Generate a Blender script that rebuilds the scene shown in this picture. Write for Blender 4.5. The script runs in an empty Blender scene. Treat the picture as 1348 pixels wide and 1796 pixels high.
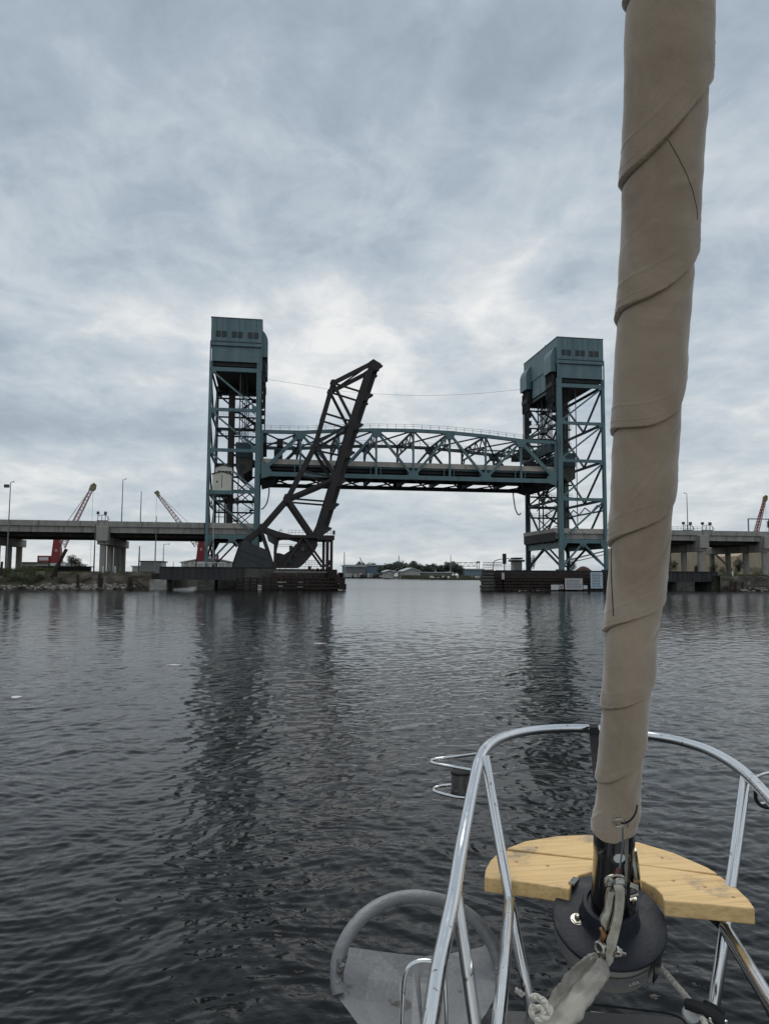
import bpy, math, random
import numpy as np
from mathutils import Vector, Matrix, noise as mnoise
random.seed(7); rng = np.random.default_rng(7)
S = bpy.context.scene
COL = S.collection
R = math.radians

# ---------------------------------------------------------------- camera
F = 1300.0; CAMZ = 3.2
YAW = R(8.9); PITCH = math.atan(112/F); ROLL = R(0.3)
f0 = Vector((math.sin(YAW), math.cos(YAW), 0)); r0 = Vector((math.cos(YAW), -math.sin(YAW), 0)); Z = Vector((0, 0, 1))
fw = f0*math.cos(PITCH) + Z*math.sin(PITCH); up0 = Z*math.cos(PITCH) - f0*math.sin(PITCH)
RT = r0*math.cos(ROLL) + up0*math.sin(ROLL); UP = up0*math.cos(ROLL) - r0*math.sin(ROLL)
CP = Vector((0, 0, CAMZ))
cd = bpy.data.cameras.new('camera'); cam = bpy.data.objects.new('camera', cd); COL.objects.link(cam)
cd.sensor_fit = 'VERTICAL'; cd.sensor_height = 36; cd.lens = 36*F/1796
cd.clip_start = 0.05; cd.clip_end = 20000
M = Matrix((RT, UP, -fw)).transposed().to_4x4(); M.translation = CP
cam.matrix_world = M
S.camera = cam

# ---------------------------------------------------------------- world, sun, exposure
SUN_EL, SUN_AZ = R(74), R(12)          # azimuth clockwise from +Y
W = bpy.data.worlds.new('World'); S.world = W; W.use_nodes = True
nt = W.node_tree; nt.nodes.clear()
def N(t, ty, **kw):
    n = t.nodes.new(ty)
    for k, v in kw.items():
        if k.startswith('i_'):
            n.inputs[k[2:].replace('_', ' ')].default_value = v
        else: setattr(n, k, v)
    return n
def ramp(t, stops, interp='LINEAR'):
    n = t.nodes.new('ShaderNodeValToRGB'); cr = n.color_ramp; cr.interpolation = interp
    while len(cr.elements) < len(stops): cr.elements.new(0.5)
    for e, (p, c) in zip(cr.elements, stops):
        e.position = p; e.color = (*c, 1) if len(c) == 3 else c
    return n
L = nt.links.new
geo = N(nt, 'ShaderNodeTexCoord')
sep = N(nt, 'ShaderNodeSeparateXYZ'); L(geo.outputs['Generated'], sep.inputs[0])
zc = N(nt, 'ShaderNodeMath', operation='MAXIMUM'); L(sep.outputs['Z'], zc.inputs[0]); zc.inputs[1].default_value = 0.0
za = N(nt, 'ShaderNodeMath', operation='ADD'); L(zc.outputs[0], za.inputs[0]); za.inputs[1].default_value = 0.20
dx = N(nt, 'ShaderNodeMath', operation='DIVIDE'); L(sep.outputs['X'], dx.inputs[0]); L(za.outputs[0], dx.inputs[1])
dy = N(nt, 'ShaderNodeMath', operation='DIVIDE'); L(sep.outputs['Y'], dy.inputs[0]); L(za.outputs[0], dy.inputs[1])
cmb = N(nt, 'ShaderNodeCombineXYZ'); L(dx.outputs[0], cmb.inputs[0]); L(dy.outputs[0], cmb.inputs[1]); cmb.inputs[2].default_value = 3.3
def nz(scale, detail, rough, dist, seed):
    m = N(nt, 'ShaderNodeMapping'); m.inputs['Location'].default_value = seed; m.inputs['Scale'].default_value = (1.0, 0.85, 1)
    L(cmb.outputs[0], m.inputs[0])
    n = N(nt, 'ShaderNodeTexNoise'); n.inputs['Scale'].default_value = scale; n.inputs['Detail'].default_value = detail
    n.inputs['Roughness'].default_value = rough; n.inputs['Distortion'].default_value = dist
    L(m.outputs[0], n.inputs['Vector']); return n
n1 = nz(0.75, 3, 0.5, 0.1, (3.1, 1.7, 0))
n2 = nz(2.1, 12, 0.62, 0.25, (11.3, 4.2, 1))
n3 = nz(6.0, 9, 0.62, 0.5, (1.3, 9.2, 4))
m1 = N(nt, 'ShaderNodeMath', operation='MULTIPLY'); L(n1.outputs[0], m1.inputs[0]); m1.inputs[1].default_value = 0.40
n2.inputs['Scale'].default_value = 1.3; n2.inputs['Distortion'].default_value = 0.0; n2.inputs['Roughness'].default_value=0.56
nb = nz(1.65, 10, 0.58, 0.0, (5.3, 8.8, 2.2))
bs = N(nt, 'ShaderNodeMath', operation='SUBTRACT'); L(nb.outputs[0], bs.inputs[0]); bs.inputs[1].default_value = 0.5
ba = N(nt, 'ShaderNodeMath', operation='ABSOLUTE'); L(bs.outputs[0], ba.inputs[0])
bm_ = N(nt, 'ShaderNodeMath', operation='MULTIPLY_ADD'); L(ba.outputs[0], bm_.inputs[0]); bm_.inputs[1].default_value = -1.1; L(n2.outputs[0], bm_.inputs[2])
bo = N(nt, 'ShaderNodeMath', operation='ADD'); L(bm_.outputs[0], bo.inputs[0]); bo.inputs[1].default_value = 0.095
m2 = N(nt, 'ShaderNodeMath', operation='MULTIPLY_ADD'); L(bo.outputs[0], m2.inputs[0]); m2.inputs[1].default_value = 0.50; L(m1.outputs[0], m2.inputs[2])
m3 = N(nt, 'ShaderNodeMath', operation='MULTIPLY_ADD'); L(n3.outputs[0], m3.inputs[0]); m3.inputs[1].default_value = 0.26; L(m2.outputs[0], m3.inputs[2])
# brighter band low over the horizon ahead (thin cloud round the hidden sun)
gl = N(nt, 'ShaderNodeVectorMath', operation='DOT_PRODUCT'); L(geo.outputs['Generated'], gl.inputs[0])
gl.inputs[1].default_value = tuple(Vector((math.sin(R(9))*math.cos(R(14)), math.cos(R(9))*math.cos(R(14)), math.sin(R(14)))))
glr = ramp(nt, [(0.0, (0, 0, 0)), (0.80, (0, 0, 0)), (0.94, (0.025,)*3), (1.0, (0.065,)*3)]); L(gl.outputs['Value'], glr.inputs[0])
zb_ = ramp(nt, [(0.0, (0.050,)*3), (0.28, (0.055,)*3), (0.42, (0.018,)*3), (0.6, (0.008,)*3), (0.9, (0.04,)*3)]); L(sep.outputs['Z'], zb_.inputs[0])
ad0 = N(nt, 'ShaderNodeMath', operation='ADD'); L(m3.outputs[0], ad0.inputs[0]); L(zb_.outputs[0], ad0.inputs[1])
ad1 = N(nt, 'ShaderNodeMath', operation='SUBTRACT'); L(ad0.outputs[0], ad1.inputs[0]); ad1.inputs[1].default_value = 0.072
ad = N(nt, 'ShaderNodeMath', operation='ADD'); L(ad1.outputs[0], ad.inputs[0]); L(glr.outputs[0], ad.inputs[1])
cr = ramp(nt, [(0.43, (0.335, 0.400, 0.475)), (0.50, (0.410, 0.480, 0.555)), (0.56, (0.510, 0.578, 0.640)), (0.63, (0.64, 0.690, 0.725)), (0.72, (0.89, 0.895, 0.885))])
L(ad.outputs[0], cr.inputs[0])
# even veil close to the horizon
hr = ramp(nt, [(0.0, (0.42,)*3), (0.10, (0.30,)*3), (0.3, (0, 0, 0))]); L(sep.outputs['Z'], hr.inputs[0])
hm = N(nt, 'ShaderNodeMix', data_type='RGBA'); L(hr.outputs[0], hm.inputs[0]); L(cr.outputs[0], hm.inputs[6]); hm.inputs[7].default_value = (0.60, 0.645, 0.67, 1)
sky = N(nt, 'ShaderNodeTexSky'); sky.sky_type = 'NISHITA'; sky.sun_disc = False
sky.sun_elevation = SUN_EL; sky.sun_rotation = SUN_AZ
b1 = N(nt, 'ShaderNodeBackground'); L(hm.outputs[2], b1.inputs[0]); b1.inputs[1].default_value = 1.02
b2 = N(nt, 'ShaderNodeBackground'); L(sky.outputs[0], b2.inputs[0]); b2.inputs[1].default_value = 0.06
mx = N(nt, 'ShaderNodeMixShader'); mx.inputs[0].default_value = 0.08
L(b1.outputs[0], mx.inputs[1]); L(b2.outputs[0], mx.inputs[2])
wo = N(nt, 'ShaderNodeOutputWorld'); L(mx.outputs[0], wo.inputs[0])
sd = bpy.data.lights.new('sun', 'SUN'); sun = bpy.data.objects.new('sun', sd); COL.objects.link(sun)
sd.energy = 1.3; sd.angle = R(45); sd.color = (1, 0.97, 0.92)
sv = Vector((math.sin(SUN_AZ)*math.cos(SUN_EL), math.cos(SUN_AZ)*math.cos(SUN_EL), math.sin(SUN_EL)))
sun.rotation_euler = sv.to_track_quat('Z', 'Y').to_euler(); sun.location = (0, 0, 300)
S.view_settings.view_transform = 'Standard'; S.view_settings.look = 'None'
S.view_settings.exposure = 0; S.view_settings.gamma = 1

# ---------------------------------------------------------------- pixel -> place
def ray(px, py): return fw + RT*((px-674)/F) + UP*((898-py)/F)
def at(px, py, Y):
    d = ray(px, py); t = Y/d.y; return CP + d*t
def atz(px, py, z):
    d = ray(px, py); t = (z-CAMZ)/d.z; return CP + d*t
def pt(px, py, dep): return CP + ray(px, py)*dep
def pix(P):
    v = P-CP; d = v.dot(fw); return 674+F*v.dot(RT)/d, 898-F*v.dot(UP)/d

# ---------------------------------------------------------------- materials
def mat(name, col, rough=0.6, metal=0.0, col2=None, nscale=1.0, ndetail=5, bump=0.0, bscale=None, spec=None, stretch=(1, 1, 1), lo=0.35, hi=0.65, coat=0.0, dirt=None, dirt_amt=(0.55, 0.72)):
    m = bpy.data.materials.new(name); m.use_nodes = True; t = m.node_tree; p = t.nodes['Principled BSDF']
    l = t.links.new
    tc = N(t, 'ShaderNodeTexCoord'); mp = N(t, 'ShaderNodeMapping'); mp.inputs['Scale'].default_value = stretch
    l(tc.outputs['Object'], mp.inputs[0])
    p.inputs['Roughness'].default_value = rough; p.inputs['Metallic'].default_value = metal
    if coat: p.inputs['Coat Weight'].default_value = coat
    if spec is not None: p.inputs['Specular IOR Level'].default_value = spec
    n = N(t, 'ShaderNodeTexNoise'); n.inputs['Scale'].default_value = nscale; n.inputs['Detail'].default_value = ndetail
    n.inputs['Roughness'].default_value = 0.62
    l(mp.outputs[0], n.inputs['Vector'])
    c2 = col2 or tuple(c*0.75 for c in col)
    r = ramp(t, [(lo, col), (hi, c2)]); l(n.outputs[0], r.inputs[0]); out = r.outputs[0]
    if dirt:
        dn = N(t, 'ShaderNodeTexNoise'); dn.inputs['Scale'].default_value = nscale*2.3; dn.inputs['Detail'].default_value = 7; l(mp.outputs[0], dn.inputs['Vector'])
        dr = ramp(t, [(dirt_amt[0], (0, 0, 0)), (dirt_amt[1], (1, 1, 1))]); l(dn.outputs[0], dr.inputs[0])
        mm = N(t, 'ShaderNodeMix', data_type='RGBA'); l(dr.outputs[0], mm.inputs[0]); l(out, mm.inputs[6]); mm.inputs[7].default_value = (*dirt, 1); out = mm.outputs[2]
    l(out, p.inputs['Base Color'])
    if bump:
        bn = N(t, 'ShaderNodeTexNoise'); bn.inputs['Scale'].default_value = bscale or nscale*6; bn.inputs['Detail'].default_value = 6; l(mp.outputs[0], bn.inputs['Vector'])
        b = N(t, 'ShaderNodeBump'); b.inputs['Strength'].default_value = bump; b.inputs['Distance'].default_value = 0.02*max(1, 3/(bscale or nscale*6)); l(bn.outputs[0], b.inputs['Height']); l(b.outputs[0], p.inputs['Normal'])
    return m
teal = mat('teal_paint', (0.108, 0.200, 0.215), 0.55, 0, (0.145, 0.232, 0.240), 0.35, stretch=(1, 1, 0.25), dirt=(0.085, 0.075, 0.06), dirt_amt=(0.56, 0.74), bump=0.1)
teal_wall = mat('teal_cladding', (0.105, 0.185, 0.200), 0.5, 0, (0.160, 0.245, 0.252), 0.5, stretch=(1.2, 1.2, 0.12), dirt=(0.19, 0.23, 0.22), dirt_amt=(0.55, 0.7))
teal_dk = mat('teal_steel_shaded', (0.040, 0.075, 0.088), 0.65, 0, (0.06, 0.09, 0.1), 0.5, dirt=(0.05, 0.045, 0.04))  # darker teal with dirt; shade of rear and side members put into its colour
dark = mat('dark_steel', (0.020, 0.022, 0.024), 0.7, 0, (0.032, 0.03, 0.03), 0.6)
brown = mat('rusty_black_steel', (0.024, 0.0215, 0.0215), 0.7, 0, (0.042, 0.034, 0.031), 0.45, bump=0.2, dirt=(0.05, 0.032, 0.025), dirt_amt=(0.62, 0.8))
cwt = mat('counterweight_paint', (0.042, 0.046, 0.051), 0.7, 0, (0.058, 0.061, 0.066), 0.4, dirt=(0.06, 0.055, 0.05), dirt_amt=(0.65, 0.85))
greyst = mat('grey_steel_plate', (0.10, 0.10, 0.10), 0.6, 0, (0.06, 0.06, 0.06), 0.8)
conc = mat('concrete', (0.40, 0.38, 0.345), 0.85, 0, (0.29, 0.275, 0.25), 0.5, stretch=(1.3, 1.3, 0.14), bump=0.2, dirt=(0.13, 0.12, 0.11), dirt_amt=(0.54, 0.72))
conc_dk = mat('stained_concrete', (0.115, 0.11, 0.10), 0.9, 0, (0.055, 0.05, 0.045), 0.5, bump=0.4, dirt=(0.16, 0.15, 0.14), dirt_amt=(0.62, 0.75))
beige = mat('beige_parapet', (0.60, 0.545, 0.47), 0.8, 0, (0.46, 0.42, 0.365), 0.3, stretch=(1, 1, 1.6), dirt=(0.16, 0.14, 0.12), dirt_amt=(0.6, 0.8))
house = mat('cream_siding', (0.78, 0.74, 0.62), 0.7, 0, (0.7, 0.67, 0.56), 0.8, stretch=(1, 1, 0.3), dirt=(0.3, 0.27, 0.22), dirt_amt=(0.66, 0.85))
glassdk = mat('dark_glass', (0.02, 0.025, 0.03), 0.15)
louver = mat('louver_grille', (0.045, 0.042, 0.047), 0.6, 0, (0.075, 0.07, 0.075), 2)
timber = mat('creosote_timber', (0.050, 0.031, 0.023), 0.85, 0, (0.022, 0.015, 0.012), 1.2, stretch=(0.6, 1, 1), bump=0.5, dirt=(0.075, 0.055, 0.045), dirt_amt=(0.6, 0.75))
rust = mat('rusted_iron', (0.10, 0.035, 0.02), 0.85, 0, (0.05, 0.025, 0.018), 1.5)
girder = mat('black_girder_paint', (0.030, 0.032, 0.037), 0.7, 0, (0.05, 0.047, 0.045), 0.5, stretch=(1, 1, 0.15), dirt=(0.07, 0.05, 0.04), dirt_amt=(0.62, 0.8))
white = mat('white_paint', (0.68, 0.69, 0.69), 0.5, 0, (0.58, 0.58, 0.57), 2)
signb = mat('pale_blue_board', (0.50, 0.60, 0.66), 0.5, 0, (0.45, 0.55, 0.62), 2)
signw = mat('white_board', (0.56, 0.56, 0.55), 0.5, 0, (0.48, 0.48, 0.48), 2)
ink = mat('grey_lettering', (0.20, 0.22, 0.24), 0.6)
red = mat('crane_red', (0.30, 0.03, 0.036), 0.5, 0, (0.2, 0.024, 0.028), 0.8)
pink = mat('boom_pale_red', (0.58, 0.42, 0.44), 0.6, 0, (0.45, 0.26, 0.28), 0.8)
yel = mat('crane_yellow', (0.20, 0.20, 0.06), 0.5, 0, (0.14, 0.15, 0.06), 0.8)
polem = mat('galvanised_pole', (0.24, 0.26, 0.27), 0.5, 0.3, (0.18, 0.2, 0.21), 2)
wirem = mat('wire', (0.05, 0.055, 0.06), 0.6)
grassm = mat('bank_soil_grass', (0.055, 0.065, 0.03), 0.95, 0, (0.09, 0.08, 0.055), 0.4, bump=0.5)
bladem = mat('grass_blades', (0.065, 0.088, 0.03), 0.8, 0, (0.11, 0.11, 0.05), 0.7)
leafm = mat('dark_leaves', (0.030, 0.048, 0.020), 0.7, 0, (0.055, 0.075, 0.03), 1.3)
leafo = mat('olive_leaves', (0.060, 0.072, 0.03), 0.7, 0, (0.085, 0.085, 0.04), 1.0)
leaff = mat('far_leaves', (0.042, 0.056, 0.046), 0.8, 0, (0.068, 0.082, 0.06), 0.2)  # greyed, lightened green for distant trees: haze put into the colour
reedm = mat('marsh_reeds', (0.13, 0.13, 0.075), 0.9, 0, (0.085, 0.1, 0.05), 0.1)
bark = mat('bark', (0.08, 0.065, 0.05), 0.9)
rockm = mat('riprap_stone', (0.22, 0.20, 0.175), 0.9, 0, (0.10, 0.09, 0.08), 1.2, bump=0.6)
tanm = mat('tan_sheeting', (0.46, 0.37, 0.26), 0.8, 0, (0.36, 0.29, 0.21), 0.6, stretch=(1, 1, 0.1), dirt=(0.2, 0.17, 0.13), dirt_amt=(0.6, 0.75))
wallg = mat('pale_grey_siding', (0.46, 0.45, 0.41), 0.8, 0, (0.38, 0.37, 0.34), 0.3)
farwall = mat('far_shed_wall', (0.20, 0.205, 0.20), 0.8, 0, (0.15, 0.155, 0.15), 0.1)
bluem = mat('blue_grey_siding', (0.17, 0.24, 0.29), 0.7, 0, (0.13, 0.19, 0.23), 0.1)
roofw = mat('white_roof', (0.48, 0.50, 0.51), 0.6, 0, (0.38, 0.40, 0.41), 0.2)
roofd = mat('dark_roof', (0.05, 0.05, 0.05), 0.8)
redpile = mat('red_brown_scrap', (0.12, 0.045, 0.035), 0.9, 0, (0.06, 0.04, 0.03), 0.8)
# boat
def steel_mat():
    m = bpy.data.materials.new('polished_stainless'); m.use_nodes = True; t = m.node_tree; p = t.nodes['Principled BSDF']; l = t.links.new
    p.inputs['Metallic'].default_value = 1; p.inputs['Base Color'].default_value = (0.76, 0.765, 0.77, 1)
    tc = N(t, 'ShaderNodeTexCoord'); n = N(t, 'ShaderNodeTexNoise'); n.inputs['Scale'].default_value = 30; n.inputs['Detail'].default_value = 5
    l(tc.outputs['Object'], n.inputs['Vector']); r = ramp(t, [(0.35, (0.11,)*3), (0.75, (0.27,)*3)]); l(n.outputs[0], r.inputs[0]); l(r.outputs[0], p.inputs['Roughness'])
    sp = N(t, 'ShaderNodeTexNoise'); sp.inputs['Scale'].default_value = 55; sp.inputs['Detail'].default_value = 4; l(tc.outputs['Object'], sp.inputs['Vector'])
    r2 = ramp(t, [(0.66, (0.76, 0.765, 0.77)), (0.72, (0.33, 0.29, 0.24))]); l(sp.outputs[0], r2.inputs[0]); l(r2.outputs[0], p.inputs['Base Color'])
    return m
steel = steel_mat()
galv = mat('galvanised_anchor', (0.24, 0.245, 0.25), 0.5, 0.15, (0.18, 0.185, 0.19), 7, ndetail=10, bump=0.2, bscale=60, dirt=(0.09, 0.085, 0.08), dirt_amt=(0.63, 0.68))
shackm = mat('weathered_bronze_steel', (0.46, 0.445, 0.40), 0.17, 1.0, (0.26, 0.24, 0.20), 40, bump=0.02, bscale=60)
bronze = mat('bronze_fitting', (0.28, 0.19, 0.12), 0.35, 0.9, (0.25, 0.13, 0.06), 30)
blackal = mat('black_anodised', (0.006, 0.006, 0.007), 0.22, 0.0, (0.012, 0.011, 0.011), 6, coat=0.3)
drumm = mat('drum_dark_plastic', (0.013, 0.015, 0.021), 0.5, 0, (0.024, 0.027, 0.035), 9, ndetail=9, bump=0.1, bscale=120, dirt=(0.05, 0.05, 0.05), dirt_amt=(0.6, 0.72), spec=0.25)
drumg = mat('drum_grey_cast', (0.27, 0.26, 0.235), 0.5, 0.2, (0.19, 0.18, 0.165), 8)
labelm = mat('grey_label', (0.13, 0.13, 0.13), 0.4, 0, (0.2, 0.2, 0.2), 30)
strapb = mat('black_webbing', (0.008, 0.008, 0.009), 0.8, 0, (0.014, 0.014, 0.015), 40)
ropew = mat('white_rope', (0.68, 0.65, 0.58), 0.9, 0, (0.5, 0.475, 0.42), 60, bump=0.6, bscale=160)
platem = mat('weathered_plate', (0.20, 0.195, 0.185), 0.4, 0.5, (0.13, 0.12, 0.11), 5, dirt=(0.12, 0.06, 0.03), dirt_amt=(0.68, 0.75), bump=0.1)
gel = mat('gelcoat', (0.6, 0.6, 0.57), 0.3, 0, (0.55, 0.55, 0.52), 4)

def sail_mat():
    m = bpy.data.materials.new('beige_acrylic_cover'); m.use_nodes = True; t = m.node_tree; p = t.nodes['Principled BSDF']; l = t.links.new
    p.inputs['Roughness'].default_value = 0.92; p.inputs['Specular IOR Level'].default_value = 0.25
    if 'Sheen Weight' in p.inputs: p.inputs['Sheen Weight'].default_value = 0.5; p.inputs['Sheen Roughness'].default_value = 0.5
    tc = N(t, 'ShaderNodeTexCoord')
    a = N(t, 'ShaderNodeTexNoise'); a.inputs['Scale'].default_value = 5; a.inputs['Detail'].default_value = 10; a.inputs['Roughness'].default_value = 0.68; a.inputs['Distortion'].default_value = 0.8; l(tc.outputs['Object'], a.inputs['Vector'])
    r = ramp(t, [(0.32, (0.275, 0.208, 0.147)), (0.48, (0.355, 0.276, 0.20)), (0.7, (0.445, 0.358, 0.27))]); l(a.outputs[0], r.inputs[0])
    l(r.outputs[0], p.inputs['Base Color'])
    w = N(t, 'ShaderNodeTexNoise'); w.inputs['Scale'].default_value = 330; w.inputs['Detail'].default_value = 2; l(tc.outputs['Object'], w.inputs['Vector'])
    c = N(t, 'ShaderNodeTexNoise'); c.inputs['Scale'].default_value = 16; c.inputs['Detail'].default_value = 5; c.inputs['Distortion'].default_value = 0.6; l(tc.outputs['Object'], c.inputs['Vector'])
    b1 = N(t, 'ShaderNodeBump'); b1.inputs['Strength'].default_value = 0.5; b1.inputs['Distance'].default_value = 0.001; l(w.outputs[0], b1.inputs['Height'])
    b2 = N(t, 'ShaderNodeBump'); b2.inputs['Strength'].default_value = 0.35; b2.inputs['Distance'].default_value = 0.008; l(c.outputs[0], b2.inputs['Height']); l(b1.outputs[0], b2.inputs['Normal'])
    l(b2.outputs[0], p.inputs['Normal']); return m
sailm = sail_mat()
def wood_mat():
    m = bpy.data.materials.new('worn_varnished_teak'); m.use_nodes = True; t = m.node_tree; p = t.nodes['Principled BSDF']; l = t.links.new
    p.inputs['Roughness'].default_value = 0.48
    tc = N(t, 'ShaderNodeTexCoord'); mp = N(t, 'ShaderNodeMapping'); mp.inputs['Rotation'].default_value = (0, 0, R(18)); mp.inputs['Scale'].default_value = (1.0, 26, 26); l(tc.outputs['Object'], mp.inputs[0])
    a = N(t, 'ShaderNodeTexNoise'); a.inputs['Scale'].default_value = 5; a.inputs['Detail'].default_value = 8; a.inputs['Roughness'].default_value = 0.65; a.inputs['Distortion'].default_value = 0.4; l(mp.outputs[0], a.inputs['Vector'])
    r = ramp(t, [(0.25, (0.50, 0.31, 0.125)), (0.5, (0.76, 0.51, 0.22)), (0.75, (0.84, 0.60, 0.29))]); l(a.outputs[0], r.inputs[0])
    b = N(t, 'ShaderNodeTexNoise'); b.inputs['Scale'].default_value = 7; b.inputs['Detail'].default_value = 8; b.inputs['Roughness'].default_value = 0.7; l(tc.outputs['Object'], b.inputs['Vector'])
    r2 = ramp(t, [(0.53, (0, 0, 0)), (0.59, (0.3,)*3), (0.66, (0.9,)*3)]); l(b.outputs[0], r2.inputs[0])
    g = N(t, 'ShaderNodeMix', data_type='RGBA'); l(r2.outputs[0], g.inputs[0]); l(r.outputs[0], g.inputs[6]); g.inputs[7].default_value = (0.27, 0.215, 0.155, 1)
    l(g.outputs[2], p.inputs['Base Color'])
    bp = N(t, 'ShaderNodeBump'); bp.inputs['Strength'].default_value = 0.3; bp.inputs['Distance'].default_value = 0.002; l(a.outputs[0], bp.inputs['Height']); l(bp.outputs[0], p.inputs['Normal'])
    return m
woodm = wood_mat()
def web_mat():
    m = bpy.data.materials.new('tubular_webbing'); m.use_nodes = True; t = m.node_tree; p = t.nodes['Principled BSDF']; l = t.links.new
    p.inputs['Roughness'].default_value = 0.95
    tc = N(t, 'ShaderNodeTexCoord')
    uv = N(t, 'ShaderNodeUVMap'); uv.uv_map = 'uv'
    w = N(t, 'ShaderNodeTexWave'); w.wave_type = 'BANDS'; w.bands_direction = 'X'; w.inputs['Scale'].default_value = 9.0; w.inputs['Distortion'].default_value = 0.8; w.inputs['Detail'].default_value = 2; l(uv.outputs[0], w.inputs['Vector'])
    n = N(t, 'ShaderNodeTexNoise'); n.inputs['Scale'].default_value = 22; n.inputs['Detail'].default_value = 7; l(tc.outputs['Object'], n.inputs['Vector'])
    r = ramp(t, [(0.35, (0.66, 0.62, 0.54)), (0.6, (0.55, 0.51, 0.44)), (0.75, (0.36, 0.33, 0.29))]); l(n.outputs[0], r.inputs[0])
    l(r.outputs[0], p.inputs['Base Color'])
    b = N(t, 'ShaderNodeBump'); b.inputs['Strength'].default_value = 0.9; b.inputs['Distance'].default_value = 0.002; l(w.outputs['Fac'], b.inputs['Height']); l(b.outputs[0], p.inputs['Normal'])
    return m
webm = web_mat()
def water_mat():
    m = bpy.data.materials.new('river_water'); m.use_nodes = True; t = m.node_tree; p = t.nodes['Principled BSDF']; l = t.links.new
    p.inputs['Base Color'].default_value = (0.004, 0.004, 0.0033, 1); p.inputs['Roughness'].default_value = 0.05
    p.inputs['IOR'].default_value = 1.333; p.inputs['Specular IOR Level'].default_value = 0.33
    g = N(t, 'ShaderNodeNewGeometry')
    mp = N(t, 'ShaderNodeMapping'); mp.inputs['Rotation'].default_value = (0, 0, R(25)); mp.inputs['Scale'].default_value = (0.75, 1.25, 1); l(g.outputs['Position'], mp.inputs[0])
    dl = N(t, 'ShaderNodeVectorMath', operation='LENGTH'); l(g.outputs['Position'], dl.inputs[0])
    mr = N(t, 'ShaderNodeMapRange'); mr.inputs['From Min'].default_value = 14; mr.inputs['From Max'].default_value = 170; mr.inputs['To Min'].default_value = 0.02; mr.inputs['To Max'].default_value = 0.20
    l(dl.outputs['Value'], mr.inputs['Value']); l(mr.outputs[0], p.inputs['Roughness'])
    prev = None
    for sc, dist, st, det in ((19.0, 0.0024, 0.8, 3), (5.0, 0.005, 0.8, 3)):
        n = N(t, 'ShaderNodeTexNoise'); n.inputs['Scale'].default_value = sc; n.inputs['Detail'].default_value = det; n.inputs['Distortion'].default_value = 0.4; l(mp.outputs[0], n.inputs['Vector'])
        b = N(t, 'ShaderNodeBump'); b.inputs['Strength'].default_value = st; b.inputs['Distance'].default_value = dist; l(n.outputs[0], b.inputs['Height'])
        if prev: l(prev.outputs[0], b.inputs['Normal'])
        prev = b
    l(prev.outputs[0], p.inputs['Normal'])
    return m
waterm = water_mat()

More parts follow.
